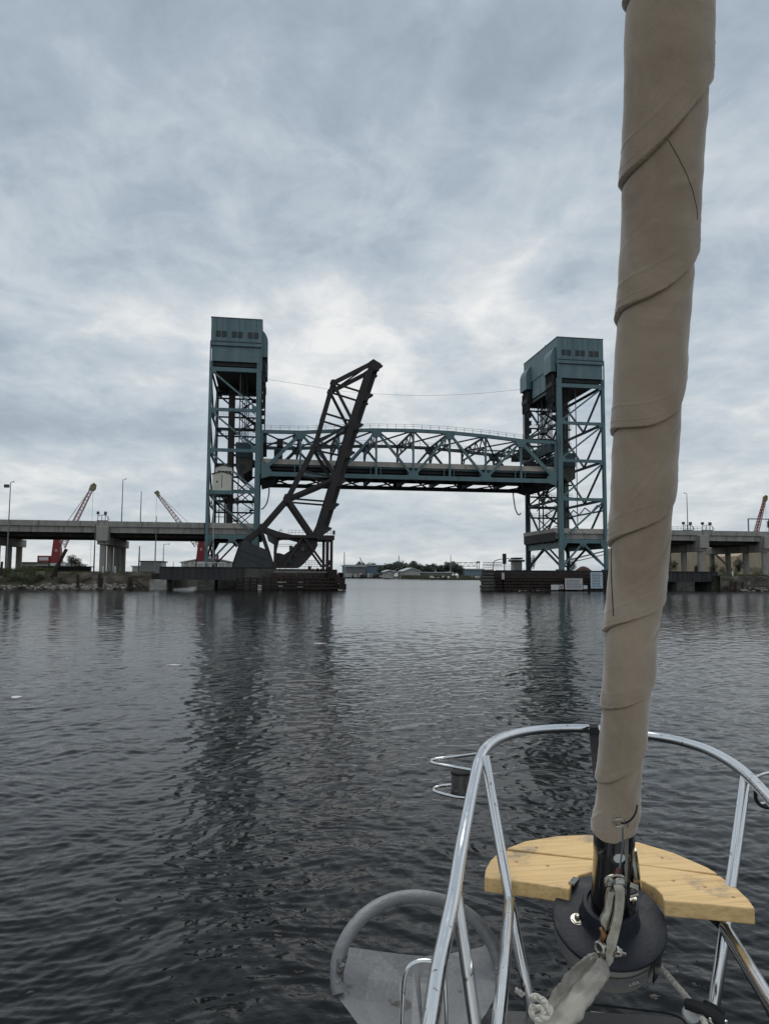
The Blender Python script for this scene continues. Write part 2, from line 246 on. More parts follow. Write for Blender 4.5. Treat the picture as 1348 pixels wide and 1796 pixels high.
# ---------------------------------------------------------------- mesh helpers
class MB:
    def __init__(s): s.v = []; s.f = []
    def add(s, vs, fs):
        o = len(s.v); s.v += [tuple(v) for v in vs]; s.f += [tuple(i+o for i in f) for f in fs]; return s
    def box(s, x0, x1, y0, y1, z0, z1):
        return s.add([(x0,y0,z0),(x1,y0,z0),(x1,y1,z0),(x0,y1,z0),(x0,y0,z1),(x1,y0,z1),(x1,y1,z1),(x0,y1,z1)],
                     [(0,3,2,1),(4,5,6,7),(0,1,5,4),(1,2,6,5),(2,3,7,6),(3,0,4,7)])
    def bar(s, p, q, w, h=None, upv=None):
        p = Vector(p); q = Vector(q); h = h or w; d = (q-p).normalized()
        u = Vector(upv) if upv else (Vector((0,1,0)) if abs(d.y) < 0.9 else Vector((0,0,1)))
        a = (u - d*u.dot(d)).normalized()*(w/2); b = d.cross(a).normalized()*(h/2)
        vs = [p-a-b, p+a-b, p+a+b, p-a+b, q-a-b, q+a-b, q+a+b, q-a+b]
        return s.add(vs, [(0,1,2,3),(7,6,5,4),(0,4,5,1),(1,5,6,2),(2,6,7,3),(3,7,4,0)])
    def prism(s, poly, off):
        n = len(poly); off = Vector(off); vs = [Vector(p) for p in poly]; vs += [v+off for v in vs]
        fs = [tuple(range(n)), tuple(range(2*n-1, n-1, -1))] + [(i, i+n, (i+1)%n+n, (i+1)%n) for i in range(n)]
        return s.add(vs, fs)
    def tube(s, pts, r, n=10, closed=False, caps=True):
        pts = [Vector(p) for p in pts]; m = len(pts); rs = r if isinstance(r, (list, tuple)) else [r]*m
        prev = None; rings = []
        for i, p in enumerate(pts):
            if closed: d = (pts[(i+1)%m]-pts[i-1])
            else: d = pts[min(i+1, m-1)]-pts[max(i-1, 0)]
            d.normalize()
            if prev is None: a = d.orthogonal().normalized()
            else:
                a = prev - d*prev.dot(d)
                a = a.normalized() if a.length > 1e-6 else d.orthogonal().normalized()
            prev = a; b = d.cross(a)
            rings.append([p + (a*math.cos(2*math.pi*k/n)+b*math.sin(2*math.pi*k/n))*rs[i] for k in range(n)])
        vs = [v for rg in rings for v in rg]; fs = []
        for i in range(m if closed else m-1):
            j = (i+1) % m
            for k in range(n): fs.append((i*n+k, i*n+(k+1)%n, j*n+(k+1)%n, j*n+k))
        if caps and not closed: fs += [tuple(range(n-1, -1, -1)), tuple((m-1)*n+k for k in range(n))]
        return s.add(vs, fs)
    def lathe(s, base, axis, prof, n=48):
        axis = Vector(axis).normalized(); a = axis.orthogonal().normalized(); b = axis.cross(a); base = Vector(base)
        vs = []; m = len(prof)
        for r, h in prof:
            for k in range(n):
                t = 2*math.pi*k/n; vs.append(base+axis*h+(a*math.cos(t)+b*math.sin(t))*max(r, 1e-5))
        fs = [(i*n+k, i*n+(k+1)%n, (i+1)*n+(k+1)%n, (i+1)*n+k) for i in range(m-1) for k in range(n)]
        fs += [tuple(range(n-1, -1, -1)), tuple((m-1)*n+k for k in range(n))]
        return s.add(vs, fs)
    def build(s, name, m, parent=None, smooth=False, bevel=0, **tags):
        me = bpy.data.meshes.new(name); o0 = parent_world(parent) if parent else Vector((0, 0, 0))
        me.from_pydata([(v[0]-o0.x, v[1]-o0.y, v[2]-o0.z) for v in s.v], [], s.f); me.update()
        if smooth:
            me.polygons.foreach_set('use_smooth', [True]*len(me.polygons))
            try: me.set_sharp_from_angle(angle=R(40))
            except Exception: pass
        me.materials.append(m)
        o = bpy.data.objects.new(name, me); COL.objects.link(o)
        if parent: o.parent = parent
        if bevel:
            b = o.modifiers.new('bevel', 'BEVEL'); b.width = bevel; b.segments = 3; b.limit_method = 'ANGLE'
        tag(o, **tags); return o
def parent_world(p):
    v = Vector((0, 0, 0))
    while p is not None: v += Vector(p.location); p = p.parent
    return v
def tag(o, label=None, cat=None, group=None, kind=None):
    if label: o['label'] = label
    if cat: o['category'] = cat
    if group: o['group'] = group
    if kind: o['kind'] = kind
    return o
def empty(name, loc, label, cat, group=None):
    o = bpy.data.objects.new(name, None); COL.objects.link(o); o.location = loc; o.empty_display_size = 0.2
    return tag(o, label, cat, group)
def one(name, m, parent, p, q, w, h=None, **k): return MB().bar(p, q, w, h).build(name, m, parent, **k)
def copy_tree(o, parent=None):
    c = o.copy(); COL.objects.link(c)
    if parent is not None: c.parent = parent
    for ch in list(o.children): copy_tree(ch, c)
    return c
def smooth_path(pts, sub=6):
    pts = [Vector(p) for p in pts]; out = []
    P = [pts[0]*2-pts[1]] + pts + [pts[-1]*2-pts[-2]]
    for i in range(1, len(P)-2):
        for k in range(sub):
            t = k/sub; a, b, c, d = P[i-1], P[i], P[i+1], P[i+2]
            out.append(0.5*((2*b)+(c-a)*t+(2*a-5*b+4*c-d)*t*t+(3*b-a-3*c+d)*t**3))
    out.append(pts[-1]); return out

# ---------------------------------------------------------------- water
def make_water():
    az0 = math.pi/2 - YAW
    half = R(34)
    fine = np.arange(-half, half, 0.0021)
    coarse = np.concatenate([np.arange(half, math.pi*2-half, R(3))])
    ang = az0 + np.concatenate([fine, coarse])
    r = [0.4, 1.0, 1.8, 2.6]
    x = 2.6
    while x < 260: x *= 1.0024; r.append(x)
    while x < 12000: x *= 1.10; r.append(x)
    r = np.array(r)
    nA, nR = len(ang), len(r)
    X = r[:, None]*np.cos(ang)[None]; Y = r[:, None]*np.sin(ang)[None]
    Zz = np.zeros_like(X)
    cell = (r*0.0024)[:, None]
    edge = np.abs(np.concatenate([fine, np.full(len(coarse), 9.0)]))
    aw = np.clip((half-edge)/R(2), 0, 1)[None]
    rs = np.random.default_rng(11)
    Xw = X+0.35*np.sin(Y*0.61+X*0.23+1.1)+0.12*np.sin(Y*2.1-X*1.3)+0.9*np.sin(Y*0.11+X*0.07)
    Yw = Y+0.30*np.sin(X*0.73-Y*0.31+0.4)+0.10*np.sin(X*2.4+Y*1.7)+0.7*np.sin(X*0.13-Y*0.05)
    for i in range(90):
        lam = 0.10*(2.4/0.10)**(i/89.0)
        k = 2*math.pi/lam
        # crests run across the view, leaning to the right
        th = math.radians(114) + rs.normal(0, 0.85)
        steep = 0.046 if lam < 0.3 else (0.037 if lam < 0.65 else (0.020 if lam < 1.3 else 0.0105))
        amp = steep/k
        ph = rs.uniform(0, 6.28)
        att = np.clip((lam/cell-2.6)/3, 0, 1)
        w = k*(Xw*math.cos(th)+Yw*math.sin(th))+ph
        # patchy: amplitude varies slowly over the surface
        pat = 0.65+0.55*np.sin(X*0.21*math.cos(i)+Y*0.17*math.sin(i*1.7)+i*2.1)*np.sin(Y*0.13+i)
        sw = np.sin(w)
        Zz += amp*att*pat*(0.40*sw + 1.15*(0.64-np.abs(np.sin(w*0.5+ph))))
    Zz *= aw
    Zz[:3] = 0
    co = np.stack([X, Y, Zz], -1).reshape(-1, 3).astype(np.float32)
    i = np.arange(nR-1)[:, None]; j = np.arange(nA)[None]; j2 = (j+1) % nA
    q = np.stack([i*nA+j, (i+1)*nA+j, (i+1)*nA+j2, i*nA+j2], -1).reshape(-1, 4)
    me = bpy.data.meshes.new('water'); me.vertices.add(len(co)); me.vertices.foreach_set('co', co.ravel())
    me.loops.add(q.size); me.loops.foreach_set('vertex_index', q.ravel().astype(np.int32))
    me.polygons.add(len(q)); me.polygons.foreach_set('loop_start', np.arange(0, q.size, 4, dtype=np.int32)); me.polygons.foreach_set('loop_total', np.full(len(q), 4, dtype=np.int32))
    me.update(); me.validate()
    me.polygons.foreach_set('use_smooth', np.ones(len(q), dtype=bool))
    me.materials.append(waterm)
    o = bpy.data.objects.new('water', me); COL.objects.link(o); tag(o, 'dark rippled grey river water', kind='structure')
make_water()

# ---------------------------------------------------------------- land
BZ = 3.55
def bank(name, poly, z, label):
    """plateau with a gently rough sloping rim down to below the water"""
    m = MB(); n = len(poly)
    m.add([(x, y, z) for x, y in poly], [tuple(range(n))])
    m.add([(x, y, z) for x, y in poly]+[(x, y, -1.5) for x, y in poly], [(i, i+n, (i+1)%n+n, (i+1)%n) for i in range(n)])
    return m.build(name, grassm, None, label=label, kind='structure')
bank('ground', [(-3000, 169), (-27, 169), (-27, 178), (-22, 213), (-25, 420), (-200, 900), (-3000, 900)], BZ, 'flat land behind the left bank')
bank('ground', [(106, 164), (3000, 164), (3000, 560), (190, 560), (150, 300), (108, 215)], BZ, 'flat land behind the right bank')
bank('ground', [(-3000, 925), (150, 925), (158, 655), (196, 640), (205, 500), (400, 490), (3000, 480), (9000, 3000), (9000, 9000), (-9000, 9000), (-9000, 925)], 1.4, 'low marshy shore far beyond the bridges')

# ---------------------------------------------------------------- highway approaches
Y0, Y1 = 184.0, 210.0
ZD = 15.9
def deck_piece(x0, x1, root, deckname='deck'):
    MB().box(x0, x1, Y0+1.3, Y1-1.3, ZD-1.15, ZD-0.95).build(deckname, conc, root)
    for y in (Y0+1.0, Y1-1.3):
        MB().box(x0, x1, y, y+0.3, ZD-1.3, ZD).build('parapet', beige if root.get('category') == 'bridge tower' else conc, root)
    for k in range(6):
        y = Y0+1.45+k*4.55
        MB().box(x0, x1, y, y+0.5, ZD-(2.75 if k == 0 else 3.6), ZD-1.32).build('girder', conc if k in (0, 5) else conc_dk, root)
def pier(X, label):
    root = empty('bridge_pier', (X, 197, BZ), label, 'bridge pier', 'concrete piers carrying the highway')
    MB().box(X-1.2, X+1.2, Y0+0.6, Y1+2.2, ZD-5.6, ZD-3.62).build('pier_cap', conc, root, bevel=0.08)
    MB().box(X-1.35, X+1.35, Y0-0.3, Y0+2.8, ZD-4.8, ZD-1.35).build('cap_end', conc, root, bevel=0.1)
    for y in (185.8, 194, 202.3, 210.4):
        MB().lathe((X, y, BZ-0.5), (0, 0, 1), [(0.78, 0), (0.78, ZD-5.7-BZ+0.6)], 24).build('column', conc, root, smooth=True)
lft = empty('highway_viaduct', (-100, 197, BZ), 'long grey concrete viaduct running off behind the left bank', 'highway bridge')
deck_piece(-330, -14.6, lft)
rgt = empty('highway_viaduct', (160, 197, BZ), 'grey concrete viaduct on the right, beyond the furled sail', 'highway bridge')
deck_piece(88.2, 420, rgt)
pier(-38.9, 'four-column concrete pier near the left tower, below the traffic sensors')
pier(-65.4, 'concrete pier at the left edge of the photograph under the viaduct')
pier(115.9, 'concrete pier just right of the furled sail')
pier(135.0, 'concrete pier nearest the right edge of the photograph')

# ---------------------------------------------------------------- lift bridge towers
LV = [54.1, 43.95, 33.85, 23.6, 12.5]
PB = 4.9
def tower(xo, xi, label):
    """xo: outer (land) side X, xi: channel side X"""
    s = 1 if xi > xo else -1
    root = empty('lift_tower', ((xo+xi)/2, 197, PB), label, 'bridge tower', 'teal steel towers of the lift bridge')
    lo, li = xo, xi
    WL = {lo: 0.75, li: 1.25}
    for x in (lo, li):
        for y in (Y0+0.5, Y1-0.5):
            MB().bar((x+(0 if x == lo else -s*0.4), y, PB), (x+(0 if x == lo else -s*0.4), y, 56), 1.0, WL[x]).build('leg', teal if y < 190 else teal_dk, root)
            MB().box(x-0.9, x+0.9, y-0.9, y+0.9, PB-0.6, PB+0.25).build('footing', conc_dk, root)
    xc = (lo+li)/2
    # front and back faces
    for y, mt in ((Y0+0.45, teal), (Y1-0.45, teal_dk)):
        for k, z in enumerate(LV):
            h = 1.0 if k in (0, 4) else 0.8
            MB().bar((lo, y, z), (li-s*0.4, y, z), 0.55, h).build('strut', mt, root)
            if k < 4:
                MB().bar((lo+s*0.3, y+0.1, z-0.5), (li-s*0.7, y+0.1, LV[k+1]+0.5), 0.35, 0.42).build('diagonal_brace', mt, root)
                for (gx, gz) in ((lo+s*0.5, z-0.25), (li-s*1.2, LV[k+1]+0.4)):
                    MB().prism([(gx-0.8, y-0.32, gz-0.7), (gx+0.8, y-0.32, gz-0.7), (gx+0.8, y-0.32, gz+0.3), (gx-0.8, y-0.32, gz+0.7)], (0, 0.04, 0)).build('gusset', mt, root)
        zb = LV[4]
        MB().bar((xc, y, zb-0.4), (lo+s*0.6, y, PB+1.2), 0.35, 0.45).build('diagonal_brace', mt, root)
        MB().bar((xc, y, zb-0.4), (li-s*0.9, y, PB+1.2), 0.35, 0.45).build('diagonal_brace', mt, root)
        MB().prism([(xc-1.3, y-0.3, zb-0.3), (xc+1.3, y-0.3, zb-0.3), (xc, y-0.3, zb-1.7)], (0, 0.05, 0)).build('gusset', mt, root)
        for sx in (lo, li-s*0.4):                     # knee plates under the portal
            d = s if sx == lo else -s
            MB().prism([(sx, y-0.3, zb+0.3), (sx+d*2.0, y-0.3, zb+0.3), (sx+d*1.6, y-0.3, zb-0.4), (sx+d*0.5, y-0.3, zb-2.6), (sx, y-0.3, zb-2.8)], (0, 0.06, 0)).build('gusset', mt, root)
    # side faces
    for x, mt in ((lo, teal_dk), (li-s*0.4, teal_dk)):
        ym = (Y0+Y1)/2
        for k, z in enumerate(LV):
            h = 2.1 if k == 4 else 0.7
            MB().bar((x, Y0+1, z-(0.8 if k == 4 else 0)), (x, Y1-1, z-(0.8 if k == 4 else 0)), 0.4, h, upv=(1, 0, 0)).build('side_strut', teal if k == 4 else mt, root)
            if k < 4:
                zl = LV[k+1]+0.2
                MB().bar((x, Y0+0.8, z-0.3), (x, ym, zl), 0.4, 0.5, upv=(1, 0, 0)).build('side_brace', mt, root)
                MB().bar((x, Y1-0.8, z-0.3), (x, ym, zl), 0.4, 0.5, upv=(1, 0, 0)).build('side_brace', mt, root)
        for ye in (Y0+0.8, Y1-0.8):
            MB().bar((x, ym, LV[4]-1.6), (x, ye+(3 if ye < ym else -3)*0, PB+0.9), 0.4, 0.5, upv=(1, 0, 0)).build('side_brace', mt, root)
    # mid-level trussed sway strut (seen below the counterweight)
    m = MB(); x = lo
    for a in range(6):
        ya, yb = Y0+1+a*4, Y0+5+a*4
        m.bar((x, ya, 22.6 if a % 2 else 20.9), (x, yb, 20.9 if a % 2 else 22.6), 0.2, 0.25, upv=(1, 0, 0))
    m.bar((x, Y0+1, 20.8), (x, Y1-1, 20.8), 0.3, 0.4, upv=(1, 0, 0)); m.build('sway_truss', teal_dk, root)
    # elevator shaft and stair stack
    xs = lo+s*4.3
    MB().box(xs-0.85, xs+0.85, 203, 204.8, 12.0 if s > 0 else 14, 55.3).build('elevator_shaft', mat_shaft, root)
    st = MB(); rl = MB(); xa, xb = lo+s*6.0, lo+s*10.6
    ys = 200.0
    for k in range(14):
        z = 14.6+k*2.95
        x0, x1 = (xa, xb) if k % 2 else (xb, xa)
        st.bar((x0, ys, z), (x1, ys, z+2.95), 0.9, 0.22)
        st.box(min(x1-0.9, x1+0.9), max(x1-0.9, x1+0.9), ys-1, ys+2.3, z+2.85, z+2.97)
        rl.bar((x0, ys-0.5, z+1.1), (x1, ys-0.5, z+4.05), 0.06); rl.bar((x0, ys-0.5, z+0.6), (x1, ys-0.5, z+3.55), 0.04)
        for q in range(6):
            t = q/5; X_ = x0+(x1-x0)*t; rl.bar((X_, ys-0.5, z+2.95*t), (X_, ys-0.5, z+2.95*t+1.1), 0.05)
    st.build('stairs', dark, root); rl.build('stair_railing', teal_dk, root)
    for x in (xa-0.9, xb+0.9) if s > 0 else (xa+0.9, xb-0.9):
        for y in (ys-0.9, ys+2.2): MB().bar((x, y, 13), (x, y, 55.3), 0.28).build('stair_post', dark, root)
    for z in (52.0, 46.8, 41.5, 30.2, 26.5, 20.4):    # catwalks with railings near the back
        c = MB(); c.box(min(lo, li), max(lo, li), Y1-4.2, Y1-3.0, z-0.15, z+0.05)
        c.bar((lo, Y1-4.2, z-0.2), (li, Y1-4.2, z-0.2), 0.2, 0.45)
        c.build('catwalk', dark, root)
        r_ = MB()
        for q in range(19):
            X_ = lo+(li-lo)*q/18; r_.bar((X_, Y1-4.2, z), (X_, Y1-4.2, z+1.1), 0.05)
        for h in (0.55, 1.1): r_.bar((lo, Y1-4.2, z+h), (li, Y1-4.2, z+h), 0.05)
        r_.build('catwalk_railing', teal_dk, root)
        zz = z-4.2
        MB().bar((xa, Y1-3.4, z), (xb, Y1-3.4, zz), 0.2, 0.25).build('back_brace', dark, root)
        MB().bar((xb, Y1-3.3, z), (xa, Y1-3.3, zz), 0.2, 0.25).build('back_brace', dark, root)
    MB().tube([(lo+s*7.2, Y0+1.6, 13), (lo+s*7.2, Y0+1.6, 54.5)], 0.13, 8).build('cable_conduit', greyst, root)
    # counterweight with guides
    ca, cb = sorted((li-s*5.9, li-s*1.9))
    MB().box(ca, cb, Y0+3.0, Y1-3, 32.6, 36.4).build('counterweight', teal_dk, root, bevel=0.1)
    m = MB(); m.prism([(ca+.1, Y0+3.3, 32.6), (cb-.1, Y0+3.3, 32.6), (cb-.1, Y0+3.3, 29.5), ((ca+cb)/2, Y0+3.3, 28.3), (ca+.1, Y0+3.3, 30.2)], (0, Y1-Y0-6.6, 0))
    m.build('counterweight_base', conc_dk, root)
    for y in (Y0+3.5, Y0+4.3, Y0+5.1, Y1-5.1, Y1-4.3, Y1-3.5):
        for dxx in (-0.5, 0.5): MB().tube([((ca+cb)/2+dxx, y, 36.3), ((ca+cb)/2+dxx, y, 55.5)], 0.09, 6, caps=False).build('counterweight_rope', dark, root)
    # machinery house
    a, b = sorted((lo-s*0.15, li+s*0.12))
    ZT, ZL, ZB2 = 67.05, 60.0, 56.1
    mh = empty_part('machinery_house', root, (xc, 197, ZB2))
    MB().box(a, b, Y0-0.1, Y1+0.1, ZL, ZT).build('upper_wall', teal_wall, mh)
    MB().box(a+0.25, b-0.25, Y0+0.15, Y0+0.75, ZB2, ZL).build('lower_wall', teal_wall, mh)
    MB().box(a+0.25, b-0.25, Y1-0.75, Y1-0.15, ZB2, ZL).build('lower_wall', teal_wall, mh)
    MB().box(a+0.5, b-0.5, Y0+0.8, Y1-0.8, ZB2-1.0, ZB2+0.4).build('floor', dark, mh)
    MB().box(a+0.6, b-0.6, Y1-1.6, Y1-0.81, ZB2-1.9, ZB2-1.001).build('floor_girder', dark, mh)
    MB().box(a-0.1, b+0.1, Y0-0.22, Y0-0.102, ZL+0.95, ZL+1.15).build('ledge', teal_dk, mh)
    MB().box(a-0.1, b+0.1, Y0-0.22, Y0-0.102, ZL-0.1, ZL+0.08).build('ledge', teal_dk, mh)
    for xx in (a, b): MB().box(xx-0.18, xx+0.18, Y0-0.2, Y0-0.104, ZB2-2.2, ZL+0.94).build('corner_strip', teal, mh)
    # outer side lower wall and channel-side lower panel (between the sheaves)
    xw = lo+s*0.15
    MB().box(min(xw, xw+s*0.3), max(xw, xw+s*0.3), Y0+0.8, Y1-0.8, ZB2, ZL-0.02).build('lower_wall', teal_wall, mh)
    xw = li-s*0.1
    MB().box(min(xw, xw-s*0.3), max(xw, xw-s*0.3), Y0+9.5, Y1-6.4, ZB2-1.2, ZL-0.02).build('channel_panel', teal_wall, mh)
    MB().box(min(xw, xw-s*0.05)-0.02, max(xw, xw-s*0.05)+0.06, Y0+13.2, Y0+13.5, ZB2-1.2, ZL-0.1).build('panel_joint', dark, mh)
    m = MB()
    for q in range(1, 9):
        x = a+(b-a)*q/9; m.box(x-0.03, x+0.03, Y0-0.125, Y0-0.102, ZL+1.2, ZT-0.1)
    for q in range(1, 18):
        y = Y0+(Y1-Y0)*q/18
        xs_ = b+0.002 if s < 0 else a-0.002
        for xx in (a-0.02, b+0.002): m.box(xx, xx+0.018, y-0.03, y+0.03, ZL+0.1, ZT-0.1)
    m.build('panel_seam', teal_dk, mh)
    MB().box(a-0.12, b+0.12, Y0-0.22, Y1+0.22, ZT+0.002, ZT+0.14).build('roof_cap', teal_dk, mh)
    # louvre groups on the front
    for g in range(3):
        gx = a+1.15+g*(3.9)
        for h in range(2):
            lx = gx+h*1.45
            m = MB(); m.box(lx, lx+1.2, Y0-0.16, Y0-0.104, 62.15, 63.7); o = m.build('louver', louver, mh)
            m = MB()
            for q in range(5): m.box(lx+0.06+q*0.24, lx+0.14+q*0.24, Y0-0.2, Y0-0.162, 62.2, 63.65)
            m.build('louver_slats', teal_dk if g < 2 else greyst, mh)
    # sheave hoods, sheaves and rope shrouds
    for (ya, yb) in ((Y0+0.9, Y0+6.2), (Y1-6.0, Y1-0.6)):
        prof = [(0.0, 57.9), (1.5, 57.9), (1.5, 61.8), (1.42, 62.5), (1.15, 63.3), (0.7, 64.1), (0.0, 64.8)]
        MB().prism([(li+s*(0.13+p), ya, z) for p, z in prof], (0, yb-ya, 0)).build('sheave_hood', teal_wall, root)
        for y in (ya+1.2, (ya+yb)/2, yb-1.2):
            MB().lathe((li-s*1.2, y-0.25, 57.9), (0, 1, 0), [(0.4, 0), (2.4, 0.01), (2.45, 0.1), (2.3, 0.2), (2.45, 0.4), (2.4, 0.5), (0.4, 0.51)], 28).build('sheave', dark, root, smooth=True)
        m = MB()
        for y in (ya+0.4, ya+1.9, yb-2.0, yb-0.6): m.box(*sorted((li+s*0.35, li+s*1.15)), y, y+0.3, 51.4, 57.1)
        m.box(*sorted((li+s*0.3, li+s*1.3)), ya+0.3, yb-0.3, 54.0, 55.2); m.build('rope_shroud', dark, root)
        rp = MB()
        for k in range(8):
            y = ya+0.8+k*(yb-ya-1.6)/7; rp.tube([(li+s*1.1, y, 38.5), (li+s*1.1, y, 57)], 0.07, 5, caps=False)
        rp.build('lifting_rope', dark, root)
        for z in (49.6, 47.3, 44.9):
            MB().box(*sorted((li, li+s*1.0)), ya+0.4, ya+1.4, z, z+1.3).build('rope_guide', dark, root)
    deck_piece(min(lo-s*0.6, li+s*0.9), max(lo-s*0.6, li+s*0.9), root, 'road_deck')
    MB().box(*sorted((li+s*0.91, li+s*1.2)), Y0+1.0, Y1-1.0, ZD-1.0, ZD+0.05).build('deck_end', beige, root)
    MB().box(*sorted((li+s*0.91, li+s*1.1)), Y0+1.0, Y1-1.0, ZD-3.3, ZD-1.01).build('deck_end', dark, root)
    return root, (a, b)
def empty_part(name, parent, loc):
    m = MB(); m.box(loc[0]-0.3, loc[0]+0.3, loc[1]-0.3, loc[1]+0.3, loc[2]+1, loc[2]+1.6)   # hoist motor block inside
    o = m.build(name, dark, parent); return o
mat_shaft = mat('brown_grey_shaft', (0.075, 0.066, 0.058), 0.75, 0, (0.05, 0.046, 0.042), 0.5, stretch=(1, 1, 0.1))
XLo, XLi = at(368.5, 700, Y0).x, at(456.5, 700, Y0).x
XRi, XRo = at(978.5, 700, Y0).x, at(1057.5, 700, Y0).x
lt, (la, lb) = tower(XLo, XLi, 'teal lift bridge tower on the left, with the small cream control house')
rt, (ra, rb) = tower(XRo, XRi, 'teal lift bridge tower on the right, beside the furled sail, without a house')
for root, x0, x1 in ((lt, XLo, XLi), (rt, XRi, XRo)):
    MB().box(x0-1.5, x1+1.5, Y0-1.5, Y1+1.5, -2, PB-0.55).build('foundation', conc_dk, root)

# cream control house on the left tower
hY = Y0-1.7
hx0, hx1 = at(372.5, 850, hY).x, at(405.5, 850, hY).x
hz0, hz1 = at(388, 860, hY).z, at(388, 832, hY).z
hc = (hx0+hx1)/2
ch = MB().box(hx0, hx1, hY, hY+5, hz0, hz1); ch.prism([(hx0, hY, hz1), (hx1, hY, hz1), (hc, hY, hz1+0.6)], (0, 5, 0))
cho = ch.build('control_house', house, lt)
MB().prism([(hx0-0.25, hY-0.2, hz1), (hc, hY-0.2, hz1+0.62), (hx1+0.25, hY-0.2, hz1), (hx1+0.25, hY-0.2, hz1+0.16), (hc, hY-0.2, hz1+0.8), (hx0-0.25, hY-0.2, hz1+0.16)], (0, 2.2, 0)).build('roof', roofd, cho)
ux0, ux1, uz0 = hx0+0.55, hx1+0.1, hz1+0.1
u = MB().box(ux0, ux1, hY+1.9, hY+6.5, hz1-0.5, hz1+2.0); uc = (ux0+ux1)/2
u.prism([(ux0, hY+1.9, hz1+2.0), (ux1, hY+1.9, hz1+2.0), (uc-0.2, hY+1.9, hz1+2.5)], (0, 4.6, 0)); u.build('upper_cabin', house, cho)
MB().prism([(ux0-0.2, hY+1.7, hz1+2.0), (uc-0.2, hY+1.7, hz1+2.5), (ux1+0.2, hY+1.7, hz1+2.0), (ux1+0.2, hY+1.7, hz1+2.12), (uc-0.2, hY+1.7, hz1+2.66), (ux0-0.2, hY+1.7, hz1+2.12)], (0, 5.0, 0)).build('roof', roofd, cho)
for k in range(4):
    x = ux0+0.55+k*0.85
    MB().box(x, x+0.72, hY+1.84, hY+1.898, hz1+0.55, hz1+1.15).build('window', glassdk, cho)
MB().box(hc-0.05, hc+0.07, hY-0.04, hY-0.003, hz0+0.5, hz1-0.1).build('door_gap', dark, cho)
MB().box(hx0+0.9, hx0+1.3, hY-0.05, hY-0.003, hz0+1.9, hz0+2.3).build('vent', dark, cho)
for q in range(2): MB().box(hx0+0.6, hx0+1.6, hY-0.03, hY-0.002, hz0+0.5+q*0.45, hz0+0.56+q*0.45).build('trim_strip', wallg, cho)
MB().box(hx0-0.5, hx1+0.3, hY-0.3, hY+7, hz0-0.95, hz0-0.02).build('platform', teal, lt)
m = MB()
for k in range(5): m.bar((hx0+1.9+k*0.6, hY+0.5, hz0-1.0), (hx0+3.2+k*0.6, hY+6, hz0-2.6), 0.3, 0.3)
m.build('platform_bracket', dark, lt)
# drop cage and ladder under the house
m = MB()
lx0, lx1 = at(376.5, 900, Y0+3).x, at(395, 900, Y0+3).x
for x in (lx0, lx0+1.0, lx1-0.2, lx1):
    m.bar((x, Y0+3, 16), (x, Y0+3, hz0-1), 0.12); m.bar((x, Y0+5, 16), (x, Y0+5, hz0-1), 0.12)
for z in np.arange(16, hz0-1, 1.6): m.bar((lx0, Y0+3, z), (lx1, Y0+3, z), 0.08); m.bar((lx0, Y0+5, z), (lx1, Y0+5, z), 0.08)
m.build('ladder_cage', dark, lt)
MB().tube([at(374.5, 862, Y0-0.6), at(374.3, 992, Y0-0.6)], 0.09, 8).build('drain_pipe', white, lt)
# beacon masts on the roofs
one('roof_mast', dark, rt, (XRi+2, Y0+14, 67.05), (XRi+2, Y0+14, 69.4), 0.12)

